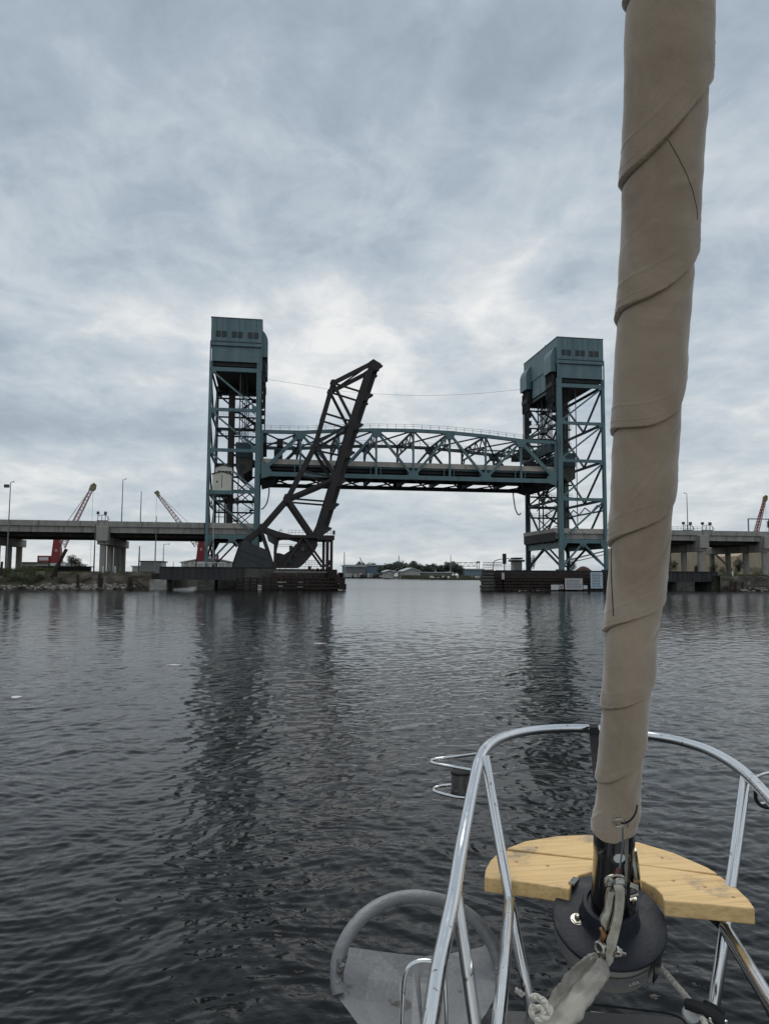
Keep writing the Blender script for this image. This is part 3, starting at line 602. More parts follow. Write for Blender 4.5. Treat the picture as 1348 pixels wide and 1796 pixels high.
# ---------------------------------------------------------------- lift span
sp = empty('lift_span', ((XLi+XRi)/2, 197, 28.2), 'raised teal steel truss span hanging between the two towers', 'bridge span')
SX0, SX1 = XLi+0.55, XRi-0.55
NP = 8; PX = [SX0+(SX1-SX0)*k/NP for k in range(NP+1)]
BCZ = 28.3
TZ = [38.9, 39.0, 39.75, 40.3, 40.5, 40.3, 39.7, 38.85, 38.6]
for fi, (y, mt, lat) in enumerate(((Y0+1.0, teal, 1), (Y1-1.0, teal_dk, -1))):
    for k in range(NP):
        one('top_chord', mt, sp, (PX[k], y, TZ[k]), (PX[k+1], y, TZ[k+1]), 0.75, 0.85)
    MB().box(PX[0], PX[8], y-0.35, y+0.35, BCZ-0.55, BCZ+0.55).build('bottom_chord', mt, sp)
    for k in range(NP):
        a = (PX[k], y, BCZ+0.3) if k % 2 == 0 else (PX[k], y, TZ[k]-0.3)
        b = (PX[k+1], y, TZ[k+1]-0.3) if k % 2 == 0 else (PX[k+1], y, BCZ+0.3)
        one('diagonal', mt, sp, a, b, 0.5, 0.62 if k not in (0, 7) else 0.9)
    for k in range(1, NP):
        one('vertical', mt, sp, (PX[k], y, BCZ), (PX[k], y, TZ[k]), 0.4, 0.5)
        zc_ = TZ[k]-0.35 if k % 2 else BCZ+0.35
        w = 1.35
        sg = -1 if k % 2 else 1
        MB().prism([(PX[k]-w, y-0.42, zc_+sg*-0.75), (PX[k]+w, y-0.42, zc_-sg*0.75), (PX[k]+w, y-0.42, zc_+sg*0.35), (PX[k]+0.55, y-0.42, zc_+sg*1.45), (PX[k]-0.55, y-0.42, zc_+sg*1.45), (PX[k]-w, y-0.42, zc_+sg*0.35)], (0, 0.84, 0)).build('gusset', mt, sp)
    for k in (0, 8):
        one('end_post', mt, sp, (PX[k], y, BCZ), (PX[k], y, TZ[k]), 0.6, 0.7)
        d = 1 if k == 0 else -1
        MB().prism([(PX[k], y-0.45, BCZ-1.2), (PX[k]+d*2.8, y-0.45, BCZ-0.4), (PX[k]+d*2.4, y-0.45, BCZ+1.0), (PX[k]+d*0.9, y-0.45, BCZ+3), (PX[k], y-0.45, BCZ+3.4)], (0, 0.9, 0)).build('gusset', mt, sp)
    # handrail along the top chord
    m = MB(); nn = 34
    for q in range(nn+1):
        x = PX[0]+(PX[8]-PX[0])*q/nn; z = float(np.interp(x, PX, TZ))+0.42
        m.bar((x, y, z), (x, y, z+1.25), 0.09)
    for h in (0.7, 1.2):
        for k in range(NP): m.bar((PX[k], y, TZ[k]+0.42+h), (PX[k+1], y, TZ[k+1]+0.42+h), 0.06)
    m.build('handrail', mt, sp)
# deck
MB().box(SX0, SX1, Y0+2.4, Y1-2.4, 31.1, 31.35).build('road_deck', dark, sp)
for y in (Y0+2.0, Y1-2.3): MB().box(SX0, SX1, y, y+0.32, 31.0, 32.3).build('parapet', beige, sp)
for k in range(9):
    MB().box(PX[k]-0.3, PX[k]+0.3, Y0+1.4, Y1-1.4, 28.4, 31.05).build('floor_beam', dark, sp)
    if 0 < k < 8:
        for dd in (-1.3, 1.3): MB().box(PX[k]+dd-0.1, PX[k]+dd+0.1, Y0+1.7, Y0+1.95, 28.9, 31).build('deck_bracket', teal, sp)
for k in range(8):
    y = Y0+3.0+k*2.85; MB().box(SX0, SX1, y, y+0.3, 29.6, 31.08).build('stringer', dark, sp)
MB().box(SX0, SX1, Y0+2.12, Y0+2.3, 30.45, 30.95).build('utility_duct', teal_dk, sp)
for k in range(NP):                                # bottom laterals
    for a, b in ((Y0+1.2, Y1-1.2), (Y1-1.2, Y0+1.2)):
        one('bottom_lateral', dark, sp, (PX[k], a, BCZ-0.35), (PX[k+1], b, BCZ-0.35), 0.3, 0.35)
        one('top_lateral', teal_dk, sp, (PX[k], a, TZ[k]), (PX[k+1], b, TZ[k+1]), 0.32, 0.4)
for k in range(NP+1):                              # top struts and sway frames
    z = TZ[k]; x = PX[k]
    one('top_strut', teal_dk, sp, (x, Y0+1.2, z), (x, Y1-1.2, z), 0.45, 0.5)
    one('sway_strut', teal_dk, sp, (x, Y0+1.2, z-2.9), (x, Y1-1.2, z-2.9), 0.35, 0.45)
    m = MB(); ym = 197
    for q in range(4):
        ya = Y0+1.2+q*5.9; m.bar((x, ya, z-2.9), (x, ya+2.95, z), 0.25, 0.3, upv=(1, 0, 0)); m.bar((x, ya+2.95, z), (x, ya+5.9, z-2.9), 0.25, 0.3, upv=(1, 0, 0))
    for ye, d in ((Y0+1.2, 1), (Y1-1.2, -1)): m.bar((x, ye, z-5.6), (x, ye+d*3, z-2.9), 0.3, 0.35, upv=(1, 0, 0))
    m.build('sway_frame', teal_dk, sp)
# catwalk hung under the top laterals, cabinets, guide castings
MB().box(SX0, SX1, 196.6, 197.4, 38.0, 38.15).build('catwalk', dark, sp)
for (fx, w, h, z) in ((0.06, 1.6, 2.2, 36.6), (0.055, 2.2, 2.6, 33.2), (0.12, 2.6, 1.4, 38.6), (0.93, 3.0, 2.8, 35.5), (0.955, 2.2, 2.6, 32.2), (0.90, 2.2, 1.6, 34.8)):
    x = SX0+(SX1-SX0)*fx; MB().box(x-w/2, x+w/2, Y0+9, Y0+11.5, z, z+h).build('machinery_cabinet', dark, sp, bevel=0.1)
for (x, d) in ((SX0, 1), (SX1, -1)):
    MB().prism([(x, Y0+6, BCZ-1.5), (x+d*3.0, Y0+6, BCZ-0.8), (x+d*4.4, Y0+6, BCZ+0.2), (x, Y0+6, BCZ+0.2)], (0, 14, 0)).build('lifting_girder', dark, sp)
    MB().box(min(x, x+d*1.2), max(x, x+d*1.2), Y0+1.5, Y1-1.5, 36.2, 38.8).build('lifting_beam', teal_dk, sp)
# hanging droop cables
def cable(pts, r, label, name='hanging_cable', group=None):
    o = MB().tube(smooth_path(pts, 8), r, 6).build(name, wirem, None, smooth=True); tag(o, label, 'cable', group)
cable([at(472, 852, Y0+6), at(471.5, 866, Y0+6), at(468, 882, Y0+6), at(462, 891, Y0+6), at(458, 893, Y0+6)], 0.16, 'thick black cable looping below the left end of the lift span')
cable([at(899, 862, Y0+8), at(901, 880, Y0+8), at(904, 895, Y0+8), at(909, 903, Y0+8), at(913, 900, Y0+8)], 0.16, 'thick black cable looping below the right end of the lift span')
cable([at(466, 665, Y0+3), at(520, 673, Y0+3), at(600, 686, Y0+3), at(680, 692, Y0+3), at(760, 693.5, Y0+3), at(840, 690, Y0+3), at(913, 683, Y0+3)], 0.03, 'thin slack wire strung high between the two tower tops', 'overhead_wire')

# ---------------------------------------------------------------- bascule (dark rail bridge, opened)
YB, DB = 166.0, 8.6
def B(px, py): return at(px, py, YB)
R1, R2, R3, R4 = B(653, 637), B(619, 740), B(589, 838), B(563, 922)
A_, B_, C_, W_ = B(584, 672), B(554, 778), B(504, 874), B(459, 926)
V_ = B(428, 950); R5 = B(553, 946)
bas = empty('bascule_leaf', (B(520, 990).x, 170, 5.2), 'dark rusty railway drawbridge leaf tilted up almost upright', 'drawbridge')
def mem(name, a, b, w, d=0.7, mt=brown, both=True):
    for y in ((0, DB) if both else (0,)):
        one(name, mt, bas, a+Vector((0, y, 0)), b+Vector((0, y, 0)), d, w)
mem('deck_chord', R1, R2, 1.25, 0.9); mem('deck_chord', R2, R3, 1.35, 0.9); mem('deck_chord', R3, R4, 1.45, 0.9); mem('deck_chord', R4, R5, 1.6, 0.9)
mem('outer_chord', A_, B_, 1.0); mem('outer_chord', B_, C_, 1.05); mem('outer_chord', C_, W_, 1.05); mem('outer_chord', W_, V_, 1.05)
mem('end_member', R1+Vector((0.3,0,0.2)), A_, 0.95)
mem('web_diagonal', A_, R2, 0.6); mem('web_diagonal', B_, R2, 0.55); mem('web_diagonal', B_, R3, 0.7); mem('web_diagonal', C_, R3, 0.7); mem('web_diagonal', C_, R5, 0.95)
def mid(a, b, t=0.5): return a.lerp(b, t)
for a, b in ((A_, mid(R1, R2)), (mid(A_, B_), R2), (B_, mid(R2, R3)), (mid(B_, C_), R3), (C_, mid(R3, R4))):
    mem('sub_strut', a, b, 0.4, 0.4)
# gussets
for P, r_ in ((R2, 1.2), (R3, 1.4), (A_, 0.75), (B_, 0.85), (C_, 1.0), (W_, 0.8)):
    for y in (-0.47, DB-0.47):
        MB().prism([P+Vector((r_*math.cos(t), y, r_*1.15*math.sin(t))) for t in (0.3, 1.2, 2.2, 3.2, 4.1, 5.2)], (0, 0.94, 0)).build('gusset', brown, bas)
# floor system standing proud of the deck chord, on the channel side
dirv = (R4-R1).normalized(); nrm = Vector((0, 1, 0)).cross(dirv).normalized()
if nrm.x < 0: nrm = -nrm
for (a, b) in ((R1, R2), (R2, R3), (R3, R4)):
    for y in (0.9, 3.0, 4.6, 6.7):
        p = a+nrm*1.15+Vector((0, y, 0)); q = b+nrm*1.15+Vector((0, y, 0))
        one('stringer', brown, bas, p, q, 0.45, 0.95)
    p = a+nrm*1.75+Vector((0, DB/2, 0)); q = b+nrm*1.75+Vector((0, DB/2, 0))
    MB().bar(p, q, 5.0, 0.12, upv=(0, 1, 0)).build('track_ties', brown, bas)
for P in (R1, mid(R1, R2), R2, mid(R2, R3), R3, mid(R3, R4), R4):
    base = P+nrm*0.55
    poly = [base-dirv*0.25, base+nrm*1.9-dirv*0.25, base+nrm*1.9+dirv*0.1, base+dirv*1.7+nrm*0.6, base+dirv*1.9]
    for y in (-0.35, DB-0.25): MB().prism([p+Vector((0, y, 0)) for p in poly], (0, 0.6, 0)).build('floor_bracket', brown, bas)
    one('floor_beam', brown, bas, base+Vector((0, 0, 0))+nrm*0.4, base+Vector((0, DB, 0))+nrm*0.4, 1.3, 0.5)
for P in (R1, A_, B_, C_, W_): one('cross_strut', brown, bas, P, P+Vector((0, DB, 0)), 0.5, 0.6)
for a, b in ((A_, B_), (B_, C_)):
    one('lateral', brown, bas, a, b+Vector((0, DB, 0)), 0.25, 0.3); one('lateral', brown, bas, a+Vector((0, DB, 0)), b, 0.25, 0.3)
for a, b in ((R1, A_),): one('lateral', brown, bas, a, b+Vector((0, DB, 0)), 0.25, 0.3)
for y in (0, DB):
    MB().prism([p+Vector((0, y-0.5, 0)) for p in (B(646, 636), B(654, 630.5), B(668, 639), B(664, 651), B(650, 648))], (0, 1.0, 0)).build('tip_plate', brown, bas)
# ladder beside outer chord
one('ladder', brown, bas, B(576, 690), B(560.5, 738), 0.3, 0.15)
# link from counterweight, heel plates, counterweight
mem('link_arm', B(458, 930), B(478, 992), 0.8)
arch = [B(462,923), B(487,932), B(512,938), B(538,943), B(556,946), B(554,956), B(536,951), B(519,947), B(505,943), B(490,945), B(485,968), B(480,968), B(484,943), B(463,932)]
for y in (0, DB): MB().prism([p+Vector((0, y-0.3, 0)) for p in arch], (0, 0.6, 0)).build('heel_girder', brown, bas)
heel = [B(481,996), B(482,970), B(490,970), B(498,972.5), B(508,966), B(518,955), B(530,951), B(545,951), B(556,950), B(557,956), B(552,966), B(545,975), B(534,988), B(524,996)]
for y in (-0.4, DB-0.4): MB().prism([p+Vector((0, y, 0)) for p in heel], (0, 0.8, 0)).build('heel_plate', brown, bas)
for k, (px, py) in enumerate(((517, 973), (530.5, 963), (508, 985))):
    c = B(px, py); MB().lathe(c+Vector((0, -0.72, 0)), (0, 1, 0), [(0.28, 0), (0.5, 0.05), (0.55, 0.3)], 20).build('pin', greyst if k == 1 else cwt, bas, smooth=True)
MB().prism([B(466,933), B(481.5,936), B(480,955), B(470.5,949)], (0, 0.5, 0)).build('light_plate', greyst, bas)
cw = [B(424,950), B(431,947.5), B(440,953), B(467,964), B(479,985), B(480,996), B(407,996)]
cwo = MB().prism([p+Vector((0, -0.7, 0)) for p in cw], (0, DB+1.4, 0)).build('counterweight', cwt, bas)
MB().prism([p+Vector((0, -0.78, 0)) for p in (B(421,950), B(424,950), B(409,996), B(405,996))], (0, DB+1.5, 0)).build('edge_plate', brown, cwo)
for (a, b) in ((B(421,965), B(470,983)), (B(418,974), B(466,993))): one('seam', brown, cwo, a+Vector((0,-0.72,0)), b+Vector((0,-0.72,0)), 0.08, 0.16)
# fixed frame that carries the leaf
fr = empty('trestle', (B(530, 996).x, 170, 4.9), 'dark steel frame with a railed platform round the heel of the drawbridge', 'steel frame')
pa, pb = B(480.5, 939), B(585.5, 939)
MB().box(pa.x, pb.x, YB-1.6, YB-0.5, pa.z-0.55, pa.z+0.1).build('platform', brown, fr)
MB().box(pa.x, pb.x, YB+DB+0.5, YB+DB+1.6, pa.z-0.55, pa.z+0.1).build('platform', brown, fr)
MB().box(B(555,939).x, pb.x, YB-1.6, YB+DB+1.6, pa.z-0.9, pa.z-0.56).build('platform', brown, fr)
for px in (483, 573, 580.5):
    for y in (YB-1.1, YB+DB+1.1):
        x = B(px, 960).x; one('post', brown, fr, (x, y, 4.6), (x, y, pa.z-0.5), 0.55, 0.6)
for y in (YB-1.1, YB+DB+1.1):
    a = B(533, 943); b = B(570, 994); one('diagonal_brace', brown, fr, (a.x, y, a.z), (b.x, y, b.z), 0.4, 0.5)
    a = B(530, 943); b = B(497, 994); one('diagonal_brace', brown, fr, (a.x, y, a.z), (b.x, y, b.z), 0.4, 0.5)
m = MB()
for q in range(14):
    x = B(505, 939).x+(pb.x-B(505, 939).x)*q/13; m.bar((x, YB-1.5, pa.z), (x, YB-1.5, pa.z+1.15), 0.06)
for h in (0.6, 1.15): m.bar((B(505,939).x, YB-1.5, pa.z+h), (pb.x, YB-1.5, pa.z+h), 0.06)
m.tube(smooth_path([B(489,933), B(492,929), B(495,932)], 4), 0.07, 6)
m.build('railing', greyst, fr)
m = MB()
for h in (955, 958.5): a = B(485, h); b = B(575, h); m.bar((a.x, YB-1.2, a.z), (b.x, YB-1.2, b.z), 0.07)
for h in (983, 986.5, 990): a = B(534, h); b = B(578, h); m.bar((a.x, YB-1.2, a.z), (b.x, YB-1.2, b.z), 0.07)
for px in range(536, 579, 5): a = B(px, 982); m.bar((a.x, YB-1.2, a.z), (a.x, YB-1.2, 5), 0.06)
m.build('lower_railing', greyst, fr)
for (px0, px1, y0_, y1_) in ((583, 587, 924, 938), ): 
    a = B(px0, y0_); b = B(px1, y1_); MB().box(a.x, b.x, YB-0.9, YB-0.4, b.z, b.z+0.9).build('signal_lamp', cwt, fr, bevel=0.05)
for (px0, px1, py0, py1) in ((507, 513, 957, 966), (573, 578, 983, 992)):
    a = B(px0, py0); b = B(px1, py1); MB().box(a.x, b.x, YB-0.9, YB-0.4, b.z, a.z).build('equipment_box', cwt, fr, bevel=0.05)

# ---------------------------------------------------------------- railway girders, pier, fenders
GT, GB = 4.95, 2.15
def rail_girder(x0, x1, label, gt):
    root = empty('railway_girder', ((x0+x1)/2, 170, GB), label, 'railway bridge', 'black plate girders of the railway bridge')
    for y in (YB-1.2, YB+DB+0.9):
        m = MB().box(x0, x1, y, y+0.1, GB+0.12, gt-0.12)
        k = x0
        while k < x1: m.box(k, k+0.12, y-0.12, y-0.002, GB+0.13, gt-0.13); k += 1.25
        m.build('web_plate', girder, root)
        MB().box(x0, x1, y-0.25, y+0.3, gt-0.118, gt).build('top_flange', girder, root); MB().box(x0, x1, y-0.25, y+0.3, GB, GB+0.118).build('bottom_flange', girder, root)
    MB().box(x0, x1, YB-0.9, YB+DB+0.6, gt-0.8, gt-0.5).build('track_bed', timber, root)
    for y in (168.6, 171.2): MB().box(x0, x1, y, y+0.08, gt-0.49, gt-0.33).build('rail', rust, root)
    return root
gx0, gx1 = at(280, 1000, YB-1.2).x, at(482, 1000, YB-1.2).x
gl_ = rail_girder(gx0, gx1, 'black plate girder from the left bank to the drawbridge', GT)
grx0, grx1 = at(869, 1003, YB-1.2).x, at(1258, 1003, YB-1.2).x
gr_ = rail_girder(grx0, grx1, 'long black plate girder on the right, running past the furled sail', 4.65)
# white railing stubs on the left girder
m = MB()
for px in (304, 322, 333, 346, 358, 370, 382, 395, 406):
    p = at(px, 994, YB-1.0); m.bar((p.x, YB-1.0, GT-0.1), (p.x, YB-1.0, GT+0.95), 0.16)
a = at(346, 994, YB-1).x; b = at(395, 994, YB-1).x; m.bar((a, YB-1.0, GT+0.9), (b, YB-1.0, GT+0.9), 0.13)
m.build('white_railing', white, gl_)
# piers
def masonry(name, px0, px1, ztop, label, y0=YB-2.0, y1=YB+DB+2, mt=conc_dk, grp=None):
    x0, x1 = at(px0, 1020, y0).x, at(px1, 1020, y0).x
    m = MB(); nx = max(3, int((x1-x0)/0.8)); nz = 6
    vs = []; fs = []
    for i in range(nx+1):
        for k in range(nz+1):
            x = x0+(x1-x0)*i/nx; z = -1+(ztop+1)*k/nz; j = mnoise.noise(Vector((x*0.9, y0*0.3, z*1.4)))*0.18
            vs.append((x, y0+j, z))
    for i in range(nx):
        for k in range(nz): a = i*(nz+1)+k; fs.append((a, a+nz+1, a+nz+2, a+1))
    m.add(vs, fs); m.box(x0, x1, y0+0.25, y1, -1, ztop)
    o = m.build(name, mt, None); tag(o, label, 'bridge pier', grp); return o
masonry('stone_pier', 346, 376, 2.13, 'rough grey stone pier under the left black girder')
masonry('concrete_abutment', 262, 292, 2.13, 'pale weathered abutment where the left girder meets the bank', y0=YB-1.5, y1=177, mt=conc)
masonry('stone_pier', 1186, 1217, 2.13, 'short dark stone pier under the right girder, right of the furled sail')
masonry('concrete_abutment', 1248, 1275, 2.1, 'abutment at the right end of the right black girder', y0=YB-1.5, y1=177, mt=conc_dk)
o = MB().box(B(428, 1010).x, B(590, 1010).x, YB-1.8, YB+DB+3, -1.5, 4.55).build('drawbridge_pier', conc_dk, None, bevel=0.1); tag(o, 'dark concrete pier below the drawbridge, behind its timber fender', 'bridge pier')
o = MB().box(at(866, 1010, YB).x, at(905, 1010, YB).x, YB-1.4, YB+DB+2, -1.5, 2.1).build('rest_pier', conc_dk, None); tag(o, 'dark rest pier behind the log bundle at the right side of the channel', 'bridge pier')
o = MB().box(at(1010, 1010, YB).x, at(1062, 1010, YB).x, YB-1.4, YB+DB+2, -1.5, 2.1).build('girder_pier', conc_dk, None); tag(o, 'low dark pier behind the two notice boards', 'bridge pier')

def fender(px0, px1, y, ztop, label, walk=None, rows=(0.5, 1.2, 1.9, 2.55), px_lo=None):
    x0, x1 = at(px0, 1020, y).x, at(px1, 1020, y).x
    root = empty('timber_fender', ((x0+x1)/2, y, 0), label, 'timber fender', 'dark timber fenders guarding the channel')
    n = int((x1-x0)/1.35)
    for i in range(n+1):
        x = x0+(x1-x0)*i/n+random.uniform(-.12, .12); zt = ztop+random.uniform(-0.25, 0.5)
        MB().tube([(x, y+0.55, -1.5), (x+random.uniform(-.08, .08), y+0.55, zt)], 0.2, 8).build('pile', timber, root, smooth=True)
    for z in rows:
        x = x0
        while x < x1-0.5:
            xe = min(x1, x+random.uniform(5, 8))
            MB().box(x, xe-0.05, y-random.uniform(0, .12), y+0.32, z-0.2, z+0.17).build('waler', timber, root, bevel=0.03); x = xe
    if walk:
        wx0, wx1 = at(walk[0], 1002, y).x, at(walk[1], 1002, y).x
        MB().box(wx0, wx1, y-0.1, y+2.6, 3.85, 4.02).build('walkway', conc, root)
        m = MB()
        for q in range(int((wx1-wx0)/1.3)+1):
            x = wx0+q*1.3; m.bar((x, y, 2.4), (x, y, 3.85), 0.22); m.bar((x, y, 4.02), (x, y, 5.1), 0.08)
        for h in (4.55, 5.1): m.bar((wx0, y, h), (wx1, y, h), 0.07)
        m.build('walkway_posts', rust, root)
    return root
fl = fender(416, 603, 160.5, 2.75, 'dark brown timber fender with a walkway in front of the drawbridge pier', walk=(480, 577))
for (px0, px1, z0, z1) in ((596, 607, 0.15, 1.5), (588, 603, 1.5, 2.6), (578, 596, 2.6, 3.6), (574, 590, 3.6, 4.6)):
    a, b = at(px0, 1020, 161).x, at(px1, 1020, 161).x
    m = MB()
    for k in range(3): m.tube([(a+0.4*k, 160.3, z0), (a+0.4*k, 160.3, z1+0.4)], 0.2, 8)
    m.box(a, b, 160.6, 165, z0, z1-0.1); m.build('fender_step', timber, fl)
for px in (493, 494, 527, 529):                                  # bleached planks
    a = at(px, 1021, 160.2); 
for (px0, px1, py) in ((486, 502, 1021), (523, 531, 1021), (488, 496, 1028), (522, 531, 1029.5)):
    a = at(px0, py, 160.28); b = at(px1, py, 160.28); MB().box(a.x, b.x, 160.2, 160.37, a.z-0.12, a.z+0.1).build('bleached_plank', conc, fl)
# dock lattice on top right corner of fender: small clutter
for i in range(16):
    px = random.uniform(540, 600); p = at(px, 1000, 162); h = random.uniform(0.3, 1.3)
    MB().box(p.x-0.2, p.x+random.uniform(.1, .8), 162, 162.6, 4.05 if px < 577 else 2.8, (4.05 if px < 577 else 2.8)+h).build('deck_clutter', random.choice([rust, timber, cwt]), fl)
frg = fender(866, 1063, 157.5, 3.0, 'long dark timber fender behind the notice boards at the right', rows=(0.45, 1.1, 1.75, 2.4, 3.0))
x0, x1 = at(868, 1010, 158.4).x, at(1063, 1010, 158.4).x
m = MB()
for q in range(int((x1-x0)/2.6)):
    x = x0+q*2.6; m.box(x, x+2.45, 158.4, 158.6, 0.2, 3.9)
m.build('backing_planks', timber, frg)
# stacked log bundle at the fender end
lb_ = empty('log_bundle', (at(853, 1020, 157).x, 157, 0), 'stack of dark horizontal logs ending the right-hand fender', 'log stack')
for k in range(7):
    xa, xb = at(843+random.uniform(0, 3)+(1.5 if k > 4 else 0), 1020, 156).x, at(864, 1020, 156).x
    z = 0.3+k*0.68
    m = MB()
    for y in (155.6, 156.3, 157.0): m.tube([(xa, y, z), (xb, y, z+0.02)], 0.31, 10)
    m.build('log', conc_dk, lb_, smooth=True)

# notice boards
def board(name, px0, px1, py0, py1, Y, m_, label, cat='sign', lines=0, group=None):
    a, b = at(px0, py1, Y), at(px1, py0, Y)
    root = empty(name, ((a.x+b.x)/2, Y, max(0, a.z)), label, cat, group)
    MB().box(a.x, b.x, Y, Y+0.12, a.z, b.z).build('panel', m_, root)
    for x in (a.x+0.3, b.x-0.3): one('post', timber, root, (x, Y+0.3, -1), (x, Y+0.3, b.z), 0.2)
    for k in range(lines):
        z = b.z-(b.z-a.z)*(k+1.2)/(lines+1.4); m = MB(); x = a.x+0.35
        while x < b.x-0.7:
            w = random.uniform(0.25, 0.7); m.box(x, min(x+w, b.x-0.3), Y-0.02, Y-0.003, z-0.08, z+0.08); x += w+0.15
        m.build('lettering', ink, root)
    return root
board('notice_board', 990.5, 1021, 1014.5, 1034, 156.6, signw, 'large white notice board standing low on the right fender', lines=6)
board('notice_board', 1035.5, 1056, 1003.5, 1032, 156.6, signb, 'tall pale blue notice board beside the furled sail', lines=9)
board('small_sign', 980, 987.5, 1025.5, 1033, 156.6, signw, 'small white and red sign left of the white notice board')
a = at(980, 1033, 156.5); b = at(987.5, 1025.5, 156.5)
board('small_sign', 966, 979, 1025.5, 1034.5, 156.7, white, 'small white cross shaped marker low on the right fender')
board('small_sign', 1022.5, 1029.5, 1026.5, 1033, 156.6, white, 'small white square plate between the two notice boards')
board('small_sign', 452, 458.5, 1026, 1035, 160.0, signw, 'small white and red sign low on the left fender')
board('small_sign', 879.5, 884, 1004.5, 1016, 157.1, signw, 'narrow white mark high on the right fender near the log stack')
for (px0, px1, py0, py1, Y) in ((981.5, 986, 1027, 1031.5, 156.58), (453.3, 457, 1027.5, 1032.5, 159.98)):
    pa_ = at(px0, py1, Y); pb_ = at(px1, py0, Y)
    par = [o for o in COL.objects if o.name.startswith('small_sign') and abs(o.location.x-(pa_.x+pb_.x)/2) < 0.7][0]
    m = MB(); m.tube([Vector(((pa_.x+pb_.x)/2+0.25*math.cos(t), Y-0.02, (pa_.z+pb_.z)/2+0.25*math.sin(t))) for t in np.linspace(0, 6.28, 14)[:-1]], 0.05, 6, closed=True)
    m.bar((pa_.x+0.05, Y-0.02, pa_.z+0.05), (pb_.x-0.05, Y-0.02, pb_.z-0.05), 0.03, 0.08); m.build('red_symbol', red, par)

# ---------------------------------------------------------------- bank edges
def sea_wall(px0, px1, y, ztop, label, mt):
    x0, x1 = at(px0, 1020, y).x, at(px1, 1020, y).x; nx = max(8, int((x1-x0)/0.7)); nz = 8; vs = []; fs = []
    for i in range(nx+1):
        for k in range(nz+2):
            x = x0+(x1-x0)*i/nx; kk = min(k, nz); z = -1+(ztop+1)*kk/nz
            j = mnoise.noise(Vector((x*0.35, 3, z*0.8)))*0.5+mnoise.noise(Vector((x*1.7, 7, z*2.5)))*0.18
            zt = mnoise.noise(Vector((x*0.4, 11, 0)))*0.3 if kk == nz else 0
            vs.append((x, (y+j) if k <= nz else y+4, z+zt))
    w = nz+2
    for i in range(nx):
        for k in range(nz+1): a = i*w+k; fs.append((a, a+w, a+w+1, a+1))
    o = MB().add(vs, fs).build('sea_wall', mt, None); tag(o, label, 'sea wall'); return o
wallm = mat('weathered_sea_wall', (0.155, 0.135, 0.105), 0.9, 0, (0.085, 0.075, 0.062), 0.35, stretch=(1, 1, 0.5), bump=0.5, dirt=(0.22, 0.20, 0.17), dirt_amt=(0.62, 0.72))
sea_wall(78, 266, 167.0, BZ, 'weathered brown sea wall along the left bank behind the stones', wallm)
sea_wall(1262, 1420, 162.0, BZ, 'patchy grey sea wall along the right bank', wallm)
# grassy slope at far left
x0, x1 = at(-140, 1020, 166).x, at(84, 1020, 166).x; nx, ny = 90, 14; vs = []; fs = []
for i in range(nx+1):
    for k in range(ny+1):
        x = x0+(x1-x0)*i/nx; t = k/ny; y = 165.2+t*7
        z = -0.4+(BZ+0.5)*min(1, t*1.7)**0.7+mnoise.noise(Vector((x*0.3, y*0.5, 0)))*0.5*math.sin(t*math.pi)
        vs.append((x, y, z))
for i in range(nx):
    for k in range(ny): a = i*(ny+1)+k; fs.append((a, a+ny+1, a+ny+2, a+1))
tag(MB().add(vs, fs).build('slope', grassm, None, smooth=True), 'overgrown earth slope at the far left', kind='structure')
# grass on it (nobody could count)
m = MB()
for i in range(26000):
    j = random.randrange(nx*ny); ii, kk = divmod(j, ny); a = vs[ii*(ny+1)+kk]; b = vs[(ii+1)*(ny+1)+kk+1]
    p = Vector(a).lerp(Vector(b), random.random()); 
    if p.z < 0.5: continue
    if mnoise.noise(Vector((p.x*0.35, p.y*0.4, 5))) < -0.05: continue
    h = random.uniform(0.2, 1.0)*(1+0.9*mnoise.noise(Vector((p.x*0.2, p.y*0.3, 1)))); t = random.uniform(0, 3.14); w = 0.06
    d = Vector((math.cos(t)*w, math.sin(t)*w, 0)); top = p+Vector((random.uniform(-.25, .25), random.uniform(-.25, .25), h))
    m.add([p-d, p+d, top+d*0.2, top-d*0.2], [(0, 1, 2, 3)])
tag(m.build('grass', bladem, None), 'tangled grass covering the slope at the far left', kind='stuff')
m = MB()
def weeds(m, x0, x1, y0, y1, z, n, hmax):
    for i in range(n):
        p = Vector((random.uniform(x0, x1), random.uniform(y0, y1), z)); 
        if mnoise.noise(Vector((p.x*0.25, 2, 5))) < -0.1: continue
        t = random.uniform(0, 3.14); d = Vector((math.cos(t)*.07, math.sin(t)*.07, 0)); top = p+Vector((random.uniform(-.2, .2), random.uniform(-.2, .2), random.uniform(.15, hmax)))
        m.add([p-d, p+d, top+d*.3, top-d*.3], [(0, 1, 2, 3)])
weeds(m, at(80, 1005, 170).x, at(270, 1005, 170).x, 169, 174, BZ-0.1, 2500, 0.5)
weeds(m, at(1262, 1005, 165).x, at(1420, 1005, 165).x, 163, 168, BZ-0.1, 4500, 0.7)
tag(m.build('weeds', bladem, None), 'low weeds along the tops of the sea walls', kind='stuff')

